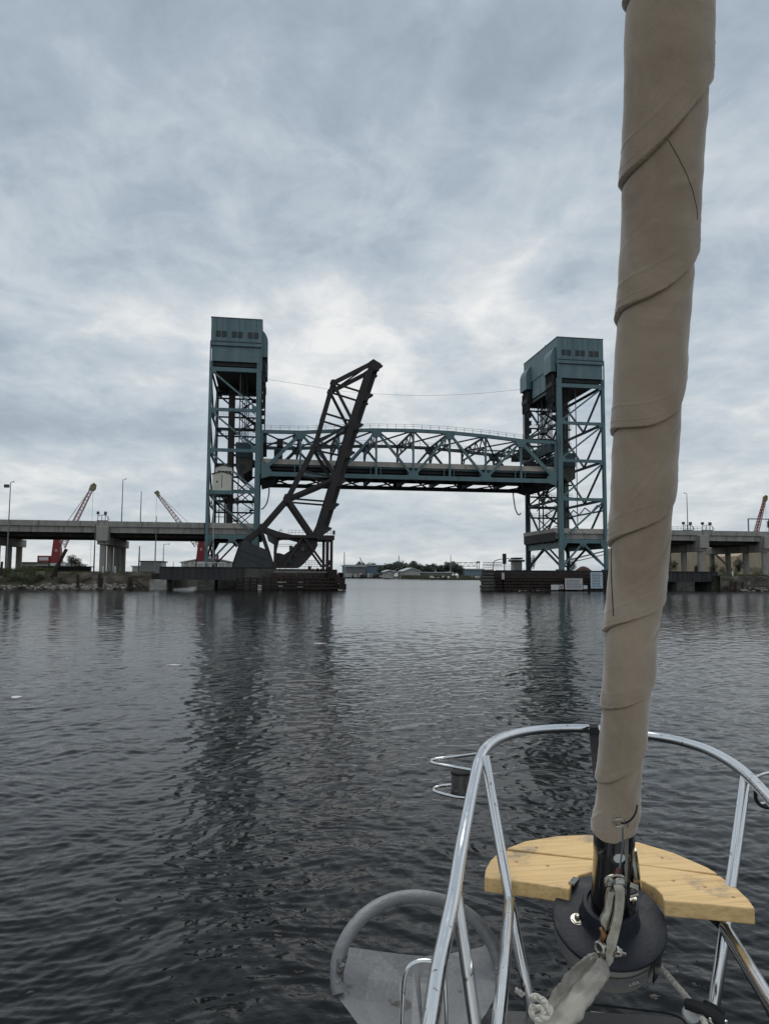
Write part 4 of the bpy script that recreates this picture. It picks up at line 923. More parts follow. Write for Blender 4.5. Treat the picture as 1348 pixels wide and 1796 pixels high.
# riprap rocks
def rock_mesh(seed):
    import bmesh
    bm = bmesh.new(); bmesh.ops.create_icosphere(bm, subdivisions=2, radius=1)
    for v in bm.verts:
        n_ = mnoise.noise(v.co*1.3+Vector((seed*5.1, 0, 0))); v.co *= 1+0.45*n_; v.co.z *= 0.65
    me = bpy.data.meshes.new('rock'); bm.to_mesh(me); bm.free(); me.materials.append(rockm); return me
rms = [rock_mesh(i) for i in range(5)]
def rocks(px0, px1, y, n, smax, grp, label):
    for i in range(n):
        px = random.uniform(px0, px1); s_ = random.uniform(0.25, smax)
        p = at(px, 1020, y); o = bpy.data.objects.new('rock', random.choice(rms)); COL.objects.link(o)
        yy = y-random.uniform(0, 2.2); o.location = (p.x, yy, random.uniform(-0.1, 0.25)+(yy-y+2.2)*0.28)
        o.scale = (s_*random.uniform(.8, 1.6), s_, s_*random.uniform(.7, 1.2)); o.rotation_euler = (random.uniform(-.4, .4), random.uniform(-.4, .4), random.uniform(0, 6))
        tag(o, label, 'rock', grp)
rocks(84, 236, 166.6, 110, 0.95, 'rocks at the foot of the left sea wall', 'pale broken rock at the foot of the left sea wall')
rocks(0, 84, 165.8, 40, 0.7, 'rocks below the grassy slope', 'grey rock at the waterline below the grassy slope at the far left')
rocks(1270, 1400, 161.6, 45, 0.55, 'rocks at the foot of the right sea wall', 'small rock at the foot of the right sea wall')
# old piles by the left bank
def old_pile(a, b, Y, r_, label, g='old dark piles along the left bank'):
    p, q = at(*a, Y), at(*b, Y); o = MB().tube([p, q], [r_, r_*0.85], 8).build('old_pile', timber, None, smooth=True); tag(o, label, 'pile', g)
old_pile((90, 1013), (117, 963), 164, 0.42, 'thick dark pile leaning right in front of the left red crane')
old_pile((98.5, 1012), (99, 990), 165, 0.3, 'short upright dark pile beside the leaning pile')
old_pile((137, 1031), (137, 1008), 164.5, 0.33, 'upright dark pile near the waterline right of the leaning pile')
old_pile((144, 1019), (160, 1013), 164.5, 0.22, 'fallen dark pole lying against the left sea wall')
old_pile((174.5, 1031), (175.5, 1007), 164.5, 0.38, 'dark pile in front of the pier column')
old_pile((178, 1032), (179.5, 1014), 164.3, 0.3, 'short dark pile next to the pile at the pier column')
old_pile((225.5, 1032), (227, 1014), 164, 0.32, 'left one of two dark stumps standing in the water by the bank')
old_pile((232, 1032), (230, 1014), 164, 0.32, 'right one of two dark stumps standing in the water by the bank')
old_pile((238, 1018), (258, 1031), 164, 0.16, 'thin pole sloping down into the water beside the abutment')
old_pile((2, 1010), (4, 985), 165, 0.3, 'dark post at the very left edge above the grass')
for i, px in enumerate((1280, 1288, 1300)): old_pile((px, 1037), (px+1, 1019+i), 160.4, 0.4, ['left', 'middle', 'right'][i]+' one of three dark stumps before the right sea wall', 'dark stumps before the right sea wall')
for px, lab in ((181, 'white bollard post nearer the leaning pile on the left sea wall'), (202, 'white bollard post farther right on the left sea wall')):
    a = at(px, 1005, 167.8); o = MB().lathe((a.x, 167.8, BZ-0.2), (0, 0, 1), [(0.14, 0), (0.14, 1.5), (0.05, 1.6)], 12).build('bollard_post', white, None, smooth=True); tag(o, lab, 'post', 'white bollard posts')
a = at(1284, 1010, 163); o = MB().lathe((a.x, 163, BZ-0.2), (0, 0, 1), [(0.13, 0), (0.13, 1.5), (0.05, 1.6)], 12).build('bollard_post', white, None, smooth=True); tag(o, 'white bollard post on the right sea wall', 'post')

# ---------------------------------------------------------------- poles, lamps
def pole(px, ytop, ybot, Y, label, arm=0, r_=0.13, z0=None, name='street_lamp', cat='street lamp', group=None, mt=None):
    a, b = at(px, ybot, Y), at(px, ytop, Y); zb = a.z if z0 is None else z0
    root = empty(name, (a.x, Y, zb), label, cat, group)
    MB().tube([(a.x, Y, zb), (a.x+(b.x-a.x)*0, Y, b.z)], [r_*1.3, r_*0.7], 8).build('pole', mt or polem, root, smooth=True)
    if arm:
        MB().tube([(a.x, Y, b.z-0.1), (a.x+arm*0.5, Y, b.z+0.12), (a.x+arm, Y, b.z+0.15)], 0.07, 6).build('arm', polem, root)
        MB().box(*sorted((a.x+arm, a.x+arm*1.5)), Y-0.2, Y+0.2, b.z+0.05, b.z+0.28).build('lamp_head', greyst, root, bevel=0.05)
    return root
pole(11.5, 846, 1003, 176, 'tall lamp post at the far left edge with a cluster near its top', arm=0.5, z0=BZ)
p = at(11.5, 852, 176); o = [x for x in COL.objects if x.name.startswith('street_lamp') and x.type == 'EMPTY'][-1]
MB().box(p.x-0.4, p.x+0.6, 175.7, 176.3, p.z-0.4, p.z+0.3).build('cluster', greyst, o)
pole(213.5, 841, 914, 205, 'tallest lamp post on the left viaduct', arm=0.6, z0=ZD-1)
pole(246.5, 862, 914, 209, 'plain shorter mast on the left viaduct, right of the tallest lamp post', z0=ZD-1, name='mast', cat='mast')
pole(164.5, 919, 1008, 181, 'pale pole running down beside the pier below the sensors', z0=BZ, name='drain_pole', cat='pole', mt=greyst)
pole(271.8, 905, 1003, 178, 'thin pole in front of the white shed on the left bank', r_=0.1, z0=BZ, name='utility_pole', cat='pole')
pole(243.5, 958, 1004, 215, 'dark post at the left corner of the white shed', r_=0.2, z0=BZ, name='utility_pole', cat='pole')
pole(286, 955, 1000, 240, 'distant lamp post right of the white shed', arm=1.2, z0=BZ)
pole(1205.5, 866, 936, 204, 'tall lamp post on the right viaduct beside the furled sail', arm=-0.6, z0=ZD-1)
pole(603.5, 968, 1000, 700, 'thin distant mast right of the drawbridge frame', r_=0.5, z0=1.4, name='radio_mast', cat='mast')
pole(699, 974, 1000, 900, 'thin distant mast above the tree line', r_=0.6, z0=1.4, name='radio_mast', cat='mast')
pole(790, 974, 1000, 800, 'thin distant mast beside the far lift bridge', r_=0.5, z0=1.4, name='radio_mast', cat='mast')

# traffic sensors and barrier gates
def gadget(px, Y, label, k=1.0):
    p = at(px, 914, Y); root = empty('traffic_gate', (p.x, Y, ZD), label, 'traffic gate', 'traffic gates on the viaducts')
    m = MB(); m.box(p.x-1.4*k, p.x+1.2*k, Y-.1, Y+.1, ZD, ZD+0.2); m.build('base', greyst, root)
    for dx_, h in ((-1.2, 2.2), (-0.3, 1.5), (0.5, 2.1), (1.1, 1.2)):
        one('post', polem, root, (p.x+dx_*k, Y, ZD), (p.x+dx_*k, Y, ZD+h), 0.12)
    MB().box(p.x-1.5*k, p.x-0.9*k, Y-.2, Y+.2, ZD+1.6, ZD+2.3).build('camera_box', greyst, root, bevel=0.04)
    MB().box(p.x+0.2*k, p.x+0.8*k, Y-.2, Y+.2, ZD+1.5, ZD+2.3).build('camera_box', greyst, root, bevel=0.04)
    MB().tube(smooth_path([(p.x-1.2*k, Y, ZD+1.2), (p.x, Y, ZD+1.5), (p.x+1.0*k, Y, ZD+1.1), (p.x+1.5*k, Y, ZD+0.2)], 4), 0.07, 6).build('arm', polem, root)
gadget(181, Y0+1.2, 'grey traffic sensor cluster above the pier on the left viaduct')
gadget(1240, Y0+1.2, 'grey traffic gate cluster above the pier right of the furled sail', 1.3)
gadget(1206, Y0+1.6, 'low gate housing at the foot of the lamp post on the right viaduct', 1.2)
m = MB(); xa, xb = at(1165, 925, Y0+1.2).x, at(1243, 925, Y0+1.2).x
for q in range(12):
    x = xa+(xb-xa)*q/11; m.bar((x, Y0+1.2, ZD), (x, Y0+1.2, ZD+1.0), 0.06)
for h in (0.5, 1.0): m.bar((xa, Y0+1.2, ZD+h), (xb, Y0+1.2, ZD+h), 0.06)
tag(m.build('barrier_rail', polem, None), 'thin grey rail on the viaduct parapet right of the sail', 'railing')
g_ = empty('sign_gantry', (at(1311, 935, 205).x, 205, ZD), 'thin overhead sign gantry on the right viaduct by the picture edge', 'gantry')
a = at(1311, 910, 205); b = at(1347, 907, 205)
one('post', polem, g_, (a.x, 205, ZD-1), (a.x, 205, a.z), 0.3); one('post', polem, g_, (b.x, 205, ZD-1), (b.x, 205, a.z), 0.3); one('beam', polem, g_, (a.x, 205, a.z), (b.x+14, 205, a.z), 0.3)
MB().box(b.x-0.5, b.x+0.5, 204.6, 205.2, a.z-2.6, a.z-0.6).build('signal_head', dark, g_, bevel=0.05)

# ---------------------------------------------------------------- cranes
def lattice(p, q, w0, w1, n, mt, root, name='boom'):
    p, q = Vector(p), Vector(q); d = (q-p).normalized(); a = Vector((0, 1, 0)); b = d.cross(a).normalized(); m = MB()
    def C4(t):
        w = (w0+(w1-w0)*t)/2; c = p.lerp(q, t); return [c+a*w+b*w, c-a*w+b*w, c-a*w-b*w, c+a*w-b*w]
    for i in range(n):
        A4, B4 = C4(i/n), C4((i+1)/n)
        for k in range(4):
            m.bar(A4[k], B4[k], 0.22); m.bar(A4[k], B4[(k+1) % 4], 0.13); m.bar(B4[k], B4[(k+1) % 4], 0.13)
    return m.build(name, mt, root)
def crane(bx, by0, by1, tip, Y, label, s, boxes=True, bm=pink):
    base, top = at(bx, by1, Y), at(bx, by0, Y); root = empty('harbour_crane', (base.x, Y, BZ), label, 'crane', 'red harbour cranes')
    w = 1.45
    MB().prism([(base.x-w*1.2, Y-w, base.z), (base.x+w*1.2, Y-w, base.z), (top.x+w*0.75, Y-w, top.z), (top.x-w*0.5, Y-w, top.z)], (0, 2*w, 0)).build('tower', red, root, bevel=0.1)
    MB().box(*sorted((base.x-s*w*1.3, base.x-s*w*4.0)), Y-w, Y+w, base.z+0.3, base.z+2.5).build('machine_house', red, root, bevel=0.1)
    MB().box(*sorted((base.x-s*w*1.6, base.x-s*w*3.6)), Y-w-0.05, Y-w-0.002, base.z+0.9, base.z+2.0).build('name_panel', white, root)
    for k in range(2): MB().lathe((base.x+0.1*k, Y-w-0.02, base.z+4.2+k*4.5), (0, -1, 0), [(0.45, 0), (0.45, 0.04)], 16).build('badge', pink, root)
    for x in (base.x-w*3.6*s, base.x-w*1.3*s, base.x+w*1.0*s):
        one('leg', dark, root, (x, Y-1.5, BZ-0.3), (x, Y-1.5, base.z+0.4), 0.5); one('leg', dark, root, (x, Y+1.5, BZ-0.3), (x, Y+1.5, base.z+0.4), 0.5)
    MB().box(base.x-w*1.5, base.x+w*1.6, Y-w*1.2, Y+w*1.2, base.z-0.8, base.z+0.0).build('turntable', white, root)
    tp = at(*tip, Y); foot = Vector((base.x+s*1.5, Y, base.z+5.5))
    lattice(foot, tp, 1.7, 0.8, 18, bm, root)
    d = (tp-foot).normalized()
    MB().prism([tp-d*1.8+Vector((-0.7, -.5, 0)), tp+Vector((-0.9, -.5, 0.2)), tp+Vector((0.3, -.5, 1.0)), tp+Vector((1.0, -.5, 0.3)), tp+Vector((0.8, -.5, -1.2)), tp-d*1.8+Vector((0.7, -.5, -.3))], (0, 1.0, 0)).build('boom_tip', yel, root, bevel=0.05)
    m = MB(); tt = Vector((top.x, Y, top.z+1.0))
    for o_ in (-0.4, 0.4): m.tube([tt+Vector((0, o_, 0)), tp+Vector((0, o_, 0.3))], 0.05, 5)
    m.build('boom_cable', wirem, root)
    m = MB().tube([tp, (tp.x, Y, BZ+1)], 0.04, 5); m.build('hoist_cable', wirem, root)
    m = MB(); m.bar(at(bx+s*8, by1-2, Y), at(bx+s*3, by0, Y), 0.2); m.bar(at(bx+s*10, by0, Y), at(bx+s*2, by1-8, Y), 0.2); m.build('stay', red, root)
crane(100, 946, 988, (164, 852), 262, 'red harbour crane seen below the left viaduct with its boom raised to the right', 1)
crane(353, 944, 985, (275, 865), 262, 'red harbour crane beside the left tower with its boom raised to the left', -1)
crane(1312, 960, 990, (1341, 872), 300, 'red harbour crane at the right edge behind the viaduct', 1, bm=red)

# ---------------------------------------------------------------- trees and shrubs
def crown(c, rx, ry, rz, n, leaf, mt, root, lobes=6, name='crown'):
    m = MB(); c = Vector(c); cl = []
    for i in range(lobes):
        t = random.uniform(0, 6.28); u = random.uniform(-0.5, 0.75); q = random.uniform(0.25, 0.65)
        cl.append((c+Vector((math.cos(t)*rx*q, math.sin(t)*ry*q, rz*u*0.8)), random.uniform(0.38, 0.6)))
    for i in range(n):
        k, rr = random.choice(cl)
        v = Vector((random.gauss(0, 1), random.gauss(0, 1), random.gauss(0, 1))).normalized()*(random.random()**0.45)*rr
        p = k+Vector((v.x*rx, v.y*ry, v.z*rz)); a = Vector((random.gauss(0, 1), random.gauss(0, 1), random.gauss(0, 1))).normalized(); b = a.orthogonal().normalized()
        s_ = leaf*random.uniform(0.6, 1.3); m.add([p-a*s_, p+b*s_*0.6, p+a*s_, p-b*s_*0.6], [(0, 1, 2, 3)])
    return m.build(name, mt, root)
def tree(px, ytop, ybot, Y, wpx, label, mt=leaff, n=700, z0=None, name='tree', group=None, trunk=True):
    a, b = at(px, ybot, Y), at(px, ytop, Y); zb = z0 if z0 is not None else a.z
    k = Y/F*1.01; rx = wpx/2*k; H = b.z-zb; root = empty(name, (a.x, Y, zb), label, name if name in ('tree', 'bush', 'palm') else 'tree', group)
    if trunk:
        m = MB().tube([(a.x, Y, zb-0.3), (a.x+rx*0.05, Y, zb+H*0.75)], [max(0.12, H*0.03), H*0.012], 6)
        for q in range(3): m.tube([(a.x, Y, zb+H*(0.25+.12*q)), (a.x+rx*random.uniform(-.6, .6), Y+random.uniform(-1, 1), zb+H*(0.6+.1*q))], [H*0.014, H*0.006], 5)
        m.build('trunk', bark, root)
    z_lo = zb+H*(0.18 if trunk else 0.0)
    crown((a.x, Y, (z_lo+b.z)/2), rx*1.25, rx*1.1, (b.z-z_lo)/2*1.15, n, max(0.11, H*(0.062 if Y > 400 else 0.028)), mt, root, lobes=8)
tree(131, 974, 1001, 196, 24, 'small round olive tree on the left bank right of the red crane', leafo, 1600, BZ, group=None)
tree(268, 985, 1000, 250, 16, 'hazy shrubby tree behind the left bank near the white shed', leaff, 500, BZ)
for i, (px, yt, w, Y) in enumerate(((676, 990, 16, 960), (690, 989, 18, 955), (704, 988.5, 20, 965), (718, 990, 16, 950), (731, 988, 16, 960), (741, 992, 12, 950), (752, 991, 15, 940), (765, 993, 16, 945), (776, 994, 10, 940), (786, 990, 12, 900), (797, 991, 14, 905), (806, 996, 10, 900), (632, 990, 10, 1000), (656, 989, 24, 1010), (625, 992, 10, 1010))):
    tree(px, yt-3, 1008, Y-60, w*1.5, ['dark', 'dense', 'rounded'][i % 3]+' tree on the far shore, '+ ['first', 'second', 'third', 'fourth', 'fifth', 'sixth', 'seventh', 'eighth', 'ninth', 'tenth', 'eleventh', 'twelfth', 'leftmost, above the blue-grey shed roof', 'wide one just behind the blue-grey shed', 'small one left behind the blue-grey shed'][i]+(' of the row counted from the blue-grey shed rightwards' if i < 12 else ''), leaff, 1100, 1.4, group='trees on the far shore')
def bush(px, yt, yb, Y, w, label, mt, n=700, z0=None, group=None):
    tree(px, yt, yb, Y, w, label, mt, n, z0, 'bush', group, trunk=False)
bush(700, 1006, 1014, 660, 26, 'green bush at the waterline of the far shore, left one of the pair', leafo, 900, 0.8)
bush(722, 1007, 1014, 655, 22, 'green bush at the waterline of the far shore, right one of the pair', leafo, 900, 0.8)
for i, (px, yt, yb, w) in enumerate(((1178, 985, 1004, 18), (1222, 989, 1004, 14), (1252, 988, 1004, 22), (1268, 992, 1005, 20), (1297, 978, 1006, 20), (1322, 994, 1008, 24), (1340, 992, 1008, 22))):
    bush(px, yt, yb, 206+i, w, 'dark bush under the right viaduct, '+['leftmost, touching the sail', 'between the second and third column', 'first right of the white-lit column', 'low one left of the dark column', 'tall one between two columns', 'wide one before the tan shed', 'last one at the picture edge'][i], leafm, 1500, BZ-0.3, 'dark bushes under the right viaduct')
bush(930, 976, 995, 225, 16, 'green bush behind the right tower foot near the small roofed hut', leafm, 1200, BZ)
bush(1001, 978, 992, 232, 16, 'green bush seen under the right tower beside the rusty scrap heap', leafm, 1200, BZ)
for i, (px, yt, yb, w, lab) in enumerate(((6, 1012, 1030, 22, 'round olive bush at the very left picture edge on the slope'), (26, 1004, 1024, 24, 'olive bush on the slope below the viaduct pier at the far left'), (46, 1007, 1026, 22, 'bright olive bush in the middle of the grassy slope'), (62, 1012, 1030, 18, 'low bush near the waterline of the grassy slope'), (74, 1004, 1020, 20, 'bush at the right end of the grassy slope, left of the leaning pile'), (112, 1012, 1026, 14, 'small weed bush on the sea wall right of the leaning pile'))):
    bush(px, yt, yb, 167.0, w, lab, leafo, 1100, None, 'bushes on the left bank slope')
# reeds on far shore
m = MB()
for i in range(9000):
    p = random.choice([(random.uniform(60, 152), 926), (random.uniform(120, 165), 655), (random.uniform(205, 330), 491), (random.uniform(158, 196), 645)])
    x, y = p[0], p[1]+random.uniform(0, 10); h = random.uniform(1.2, 3.0)*(y/900+0.3); w = 0.5
    m.add([(x-w, y, 0.6), (x+w, y, 0.6), (x+w*.3, y, 1.0+h), (x-w*.3, y, 1.0+h)], [(0, 1, 2, 3)])
tag(m.build('reeds', reedm, None), 'pale marsh reeds lining the far shore', kind='stuff')

# ---------------------------------------------------------------- buildings
def shed(px0, px1, ytop, ybot, Y, depth, wall, roof, label, gable=0.0, z0=BZ, name='shed', ribs=False, win=0, end_slope=0):
    a, b = at(px0, ybot, Y), at(px1, ytop, Y); root = empty(name, ((a.x+b.x)/2, Y, z0), label, 'building')
    m = MB().box(a.x, b.x, Y, Y+depth, z0-0.3, b.z)
    if ribs:
        k = a.x+0.3
        while k < b.x: m.box(k, k+0.12, Y-0.1, Y-0.002, z0, b.z-0.05); k += max(0.9, (b.x-a.x)/60)
    m.build('wall', wall, root)
    ov = 0.4*Y/200; t = 0.25*Y/200
    c = (a.x+b.x)/2; g = gable*(b.z-z0)
    if gable: MB().prism([(a.x-ov, Y-ov, b.z), (c, Y-ov, b.z+g), (b.x+ov, Y-ov, b.z), (b.x+ov, Y-ov, b.z+t), (c, Y-ov, b.z+g+t), (a.x-ov, Y-ov, b.z+t)], (0, depth+2*ov, 0)).build('roof', roof, root); MB().prism([(a.x, Y-.01, b.z), (b.x, Y-.01, b.z), (c, Y-.01, b.z+g)], (0, 0.3, 0)).build('gable', wall, root)
    else: MB().box(a.x-ov, b.x+ov, Y-ov, Y+depth+ov, b.z+0.003, b.z+t).build('roof', roof, root)
    for k in range(win):
        x = a.x+(b.x-a.x)*(k+0.6)/(win+0.4); w = (b.x-a.x)/(win*4); MB().box(x-w, x+w, Y-0.12, Y-0.103, z0+(b.z-z0)*0.35, z0+(b.z-z0)*0.7).build('window', glassdk, root)
    return root
shed(34, 64, 987.5, 1001, 225, 12, wallg, roofd, 'small pale grey shed at the left, left of the red crane', ribs=True, win=2)
shed(246, 283, 985.5, 1003, 205, 10, white, roofd, 'white low shed on the left bank next to the girder', ribs=True)
shed(66, 158, 995, 1003, 215, 2, dark, roofd, 'long low dark wall of railcars on the left bank', name='railcar_row')
shed(66, 122, 990, 1000, 330, 30, roofw, roofw, 'distant white roofed hall behind the left red crane', gable=0.3)
shed(232, 246, 994, 1003, 300, 20, wallg, roofw, 'tiny pale hall left of the white shed')
shed(318, 412, 988, 1000, 330, 30, wallg, wallg, 'long grey hall with a low roof behind the left tower', gable=0.5)
shed(608, 680, 992.5, 1006, 930, 60, bluem, roofw, 'long blue-grey shed on the far shore', z0=1.4, ribs=False)
shed(608, 640, 994.5, 1006, 915, 10, farwall, roofw, 'pale lower annex in front of the blue-grey shed', z0=1.4, ribs=False)
shed(676, 690, 1004, 1008.5, 720, 20, wallg, roofw, 'small white hut on the far shore left of the gabled house', gable=0.35, z0=1.4)
shed(709, 735, 1003, 1007, 760, 30, wallg, roofw, 'white gabled house on the far shore', gable=0.55, z0=1.4)
shed(742, 792, 1005, 1007, 780, 20, farwall, roofw, 'low pale sheds on the far shore right of the gabled house', z0=1.4, ribs=False)
shed(812, 846, 999, 1006, 1100, 20, bluem, roofw, 'pale blue hall under the distant lift bridge', z0=1.4)
for i in range(34):
    px = random.uniform(745, 843); Y = random.uniform(600, 700); w = random.uniform(0.7, 1.8); p = at(px, 1010, Y)
    o = MB().box(p.x-w, p.x+w, Y, Y+3, 1.3, random.uniform(2.2, 3.6)).build('boat_on_shore', random.choice([white, wallg, wallg, conc, dark]), None, bevel=0.5); tag(o, 'small pale boat or crate laid up on the far right shore', 'boat', 'pale boats laid up on the far shore')
for i in range(30):
    px = random.uniform(608, 690); Y = random.uniform(880, 905); w = random.uniform(1.0, 2.6); p = at(px, 1010, Y)
    o = MB().box(p.x-w, p.x+w, Y, Y+3, 1.3, random.uniform(3, 6)).build('parked_truck', random.choice([white, rust, wallg, dark, bluem]), None, bevel=0.3); tag(o, 'tiny parked truck in front of the blue-grey shed', 'truck', 'trucks parked before the blue-grey shed')
# far low dock
m = MB()
dk = empty('far_dock', (at(755, 1016, 560).x, 560, 0), 'low timber dock on piles before the far shore', 'dock')
MB().box(at(735, 1016, 560).x, at(778, 1016, 560).x, 558, 562, 1.3, 1.7).build('deck', timber, dk)
for q in range(12): x = at(737+q*3.6, 1016, 560).x; MB().tube([(x, 559, -1), (x, 559, 1.6)], 0.25, 6).build('pile', timber, dk)
# tiny lift bridge in the distance
fb = empty('distant_lift_bridge', (at(820, 1005, 1300).x, 1300, 1.4), 'tiny grey lift bridge far away between the fenders', 'bridge')
farst = mat('far_bridge_grey', (0.10, 0.13, 0.15), 0.7)
for px in (794, 838):
    a, b = at(px-2, 1006, 1300), at(px+2, 984.5, 1300); 
    for x in (a.x, b.x): one('tower_leg', farst, fb, (x, 1300, 1), (x, 1300, b.z), 0.9)
    MB().box(a.x-0.5, b.x+0.5, 1298, 1302, b.z-3, b.z).build('tower_house', farst, fb)
    for q in range(5): one('tower_brace', farst, fb, (a.x, 1300, 2+q*4), (b.x, 1300, 6+q*4), 0.5)
a, b = at(796, 992, 1300), at(836, 992, 1300); zt = at(800, 986.5, 1300).z; zl = at(800, 993, 1300).z
lattice_pts = np.linspace(a.x, b.x, 9); m = MB()
for i in range(8):
    x0_, x1_ = lattice_pts[i], lattice_pts[i+1]; m.bar((x0_, 1300, zt), (x1_, 1300, zt), 0.8); m.bar((x0_, 1300, zl), (x1_, 1300, zl), 0.9); m.bar((x0_, 1300, zl if i % 2 else zt), (x1_, 1300, zt if i % 2 else zl), 0.6)
m.build('span_truss', farst, fb)
a, b = at(846, 986, 1300), at(880, 990, 1300); m = MB()
for i in range(6):
    x0_ = a.x+(b.x-a.x)*i/6; x1_ = a.x+(b.x-a.x)*(i+1)/6; m.bar((x0_, 1300, a.z), (x1_, 1300, a.z-0.5), .8); m.bar((x0_, 1300, a.z-5), (x1_, 1300, a.z-5.5), .8); m.bar((x0_, 1300, a.z-5), (x1_, 1300, a.z), .5)
m.build('side_truss', farst, fb)
# tiny yard crane
yc = empty('yard_crane', (at(636, 995, 950).x, 950, 1.4), 'tiny dark crane jib above the blue-grey shed', 'crane')
one('jib', farst, yc, at(637, 991, 950), at(631, 978, 950), 0.9); one('mast', farst, yc, at(637, 1005, 950), at(637, 990, 950), 1.2)
# tan sheds to the right
tn = empty('tan_storage_dome', (at(1215, 1003, 285).x, 285, BZ), 'large tan sheeted storage shed with a sloping end, behind the right pier', 'building')
MB().prism([at(1120, 1006, 285), at(1120, 958, 285), at(1240, 958, 285), at(1262, 985, 285), at(1278, 1008, 285)], (0, 30, 0)).build('wall', tanm, tn)
tn = empty('tan_storage_shed', (at(1330, 1003, 290).x, 290, BZ), 'second tan shed seen between the last two columns at the right', 'building')
MB().prism([at(1293, 1008, 290), at(1293, 975, 290), at(1308, 966, 290), at(1400, 966, 290), at(1400, 1008, 290)], (0, 30, 0)).build('wall', tanm, tn)
m = MB()
for k in range(4): m.bar(at(1243+k*0.3, 962, 270), at(1285, 1003-k*0.5, 270+k), 0.5)
o = m.build('conveyor', conc_dk, None); tag(o, 'sloping grey conveyor running down between the tan sheds', 'conveyor')
# things behind the right tower foot
hut = empty('tender_hut', (at(908, 995, 214).x, 214, BZ), 'small hut with a stepped dark roof beside the right tower foot', 'hut')
a, b = at(901, 996, 214), at(915, 984, 214); MB().box(a.x, b.x, 214, 217, BZ-0.3, b.z).build('wall', wallg, hut)
for (e, py0, py1) in ((1.2, 985, 982), (0.5, 981, 978)): p, q = at(901, py0, 214), at(915, py1, 214); MB().box(p.x-e+0.5, q.x+e-0.5, 213.5, 217.5, p.z, q.z).build('roof', roofd, hut, bevel=0.1)
for k in range(3): x = a.x+0.3+k*0.75; MB().box(x, x+0.45, 213.9, 213.998, BZ+0.7, BZ+1.6).build('window', glassdk, hut)
def mound(px, py, w, h, Y, mt, label, name, cat):
    c = at(px, py, Y); rx = w/2*Y/F*1.05; hz = h*Y/F; vs = []; fs = []; n = 28; m_ = 7
    for j in range(m_+1):
        for i in range(n):
            t = 2*math.pi*i/n; q = 1-j/m_; x = c.x+rx*q*math.cos(t); y = Y+6+rx*0.5*q*math.sin(t); z = BZ-0.3+hz*(1-q**1.7)+mnoise.noise(Vector((x*0.7, y*0.7, j)))*0.4*q
            vs.append((x, y, z))
    for j in range(m_):
        for i in range(n): fs.append((j*n+i, j*n+(i+1) % n, (j+1)*n+(i+1) % n, (j+1)*n+i))
    tag(MB().add(vs, fs).build(name, mt, None), label, cat)
mound(1036, 1000, 52, 20, 226, redpile, 'heap of red-brown scrap seen under the right tower', 'scrap_heap', 'scrap heap')
mound(965, 1000, 70, 12, 250, wallg, 'long pale gravel mound behind the right tower foot', 'gravel_mound', 'mound')
m = MB(); a, b = at(985, 985, 245), at(1062, 966, 245); m.bar(a, b, 0.6, 0.5); a, b = at(985, 990, 245), at(1062, 972, 245); m.bar(a, b, 0.4, 0.3)
tag(m.build('conveyor', wallg, None), 'long pale conveyor rising to the right under the right tower', 'conveyor')
# handrail loop and dark marker on the right fender
Yf = 163
m = MB(); m.tube(smooth_path([at(864, 999, Yf), at(864.5, 988, Yf), at(869, 983, Yf), at(880, 980.5, Yf), at(890, 979.5, Yf), at(895, 983, Yf), at(898, 990, Yf)], 5), 0.09, 6)
for px in range(866, 895, 3): m.bar(at(px, 999, Yf), at(px, 990, Yf), 0.05)
for py in (990, 994): m.bar(at(865, py, Yf), at(895, py, Yf), 0.05)
tag(m.build('handrail', greyst, None), 'curved thin handrail at the channel end of the right fender', 'railing')
mk = empty('channel_marker', (at(885, 1000, Yf).x, Yf, 4.5), 'tall dark box on a stand behind the curved handrail', 'marker')
p, q = at(882, 989, Yf), at(887.5, 971, Yf); MB().box(p.x, q.x, Yf, Yf+0.6, p.z, q.z).build('box', dark, mk, bevel=0.04); one('stand', dark, mk, ((p.x+q.x)/2, Yf+.3, 4.0), ((p.x+q.x)/2, Yf+.3, p.z), 0.2)
m = MB()
x0_, x1_ = at(846, 992, 160).x, at(862, 992, 160).x
for q in range(6): x = x0_+(x1_-x0_)*q/5; m.bar((x, 160, 4.6), (x, 160, 5.8), 0.06)
for h in (5.2, 5.8): m.bar((x0_, 160, h), (x1_, 160, h), 0.06)
tag(m.build('handrail', greyst, None), 'short straight handrail above the log stack', 'railing')

# foam on the water
foamm = mat('foam', (0.8, 0.72, 0.73), 0.9)
for (px, py, w, lab) in ((560, 1128, 24, 'nearest to the drawbridge'), (306, 1166, 26, 'in the left middle'), (30, 1222, 16, 'near the left picture edge')):
    p = atz(px, py, 0.03); k = (p-CP).length/F; rx = w/2*k; m = MB()
    for i in range(26):
        t = random.uniform(-1, 1); x, y = p.x+t*rx, p.y+random.gauss(0, 0.05)*(1-t*t); r_ = random.uniform(0.04, 0.13)*(1.1-abs(t))
        n = 8; m.lathe((x, y, 0.02), (0, 0, 1), [(r_, -0.02), (r_*0.9, 0.015), (0.01, 0.02)], n)
    tag(m.build('foam_patch', foamm, None), 'thin white streak of foam on the water '+lab, 'foam', 'foam streaks on the river')

exec_boat = True
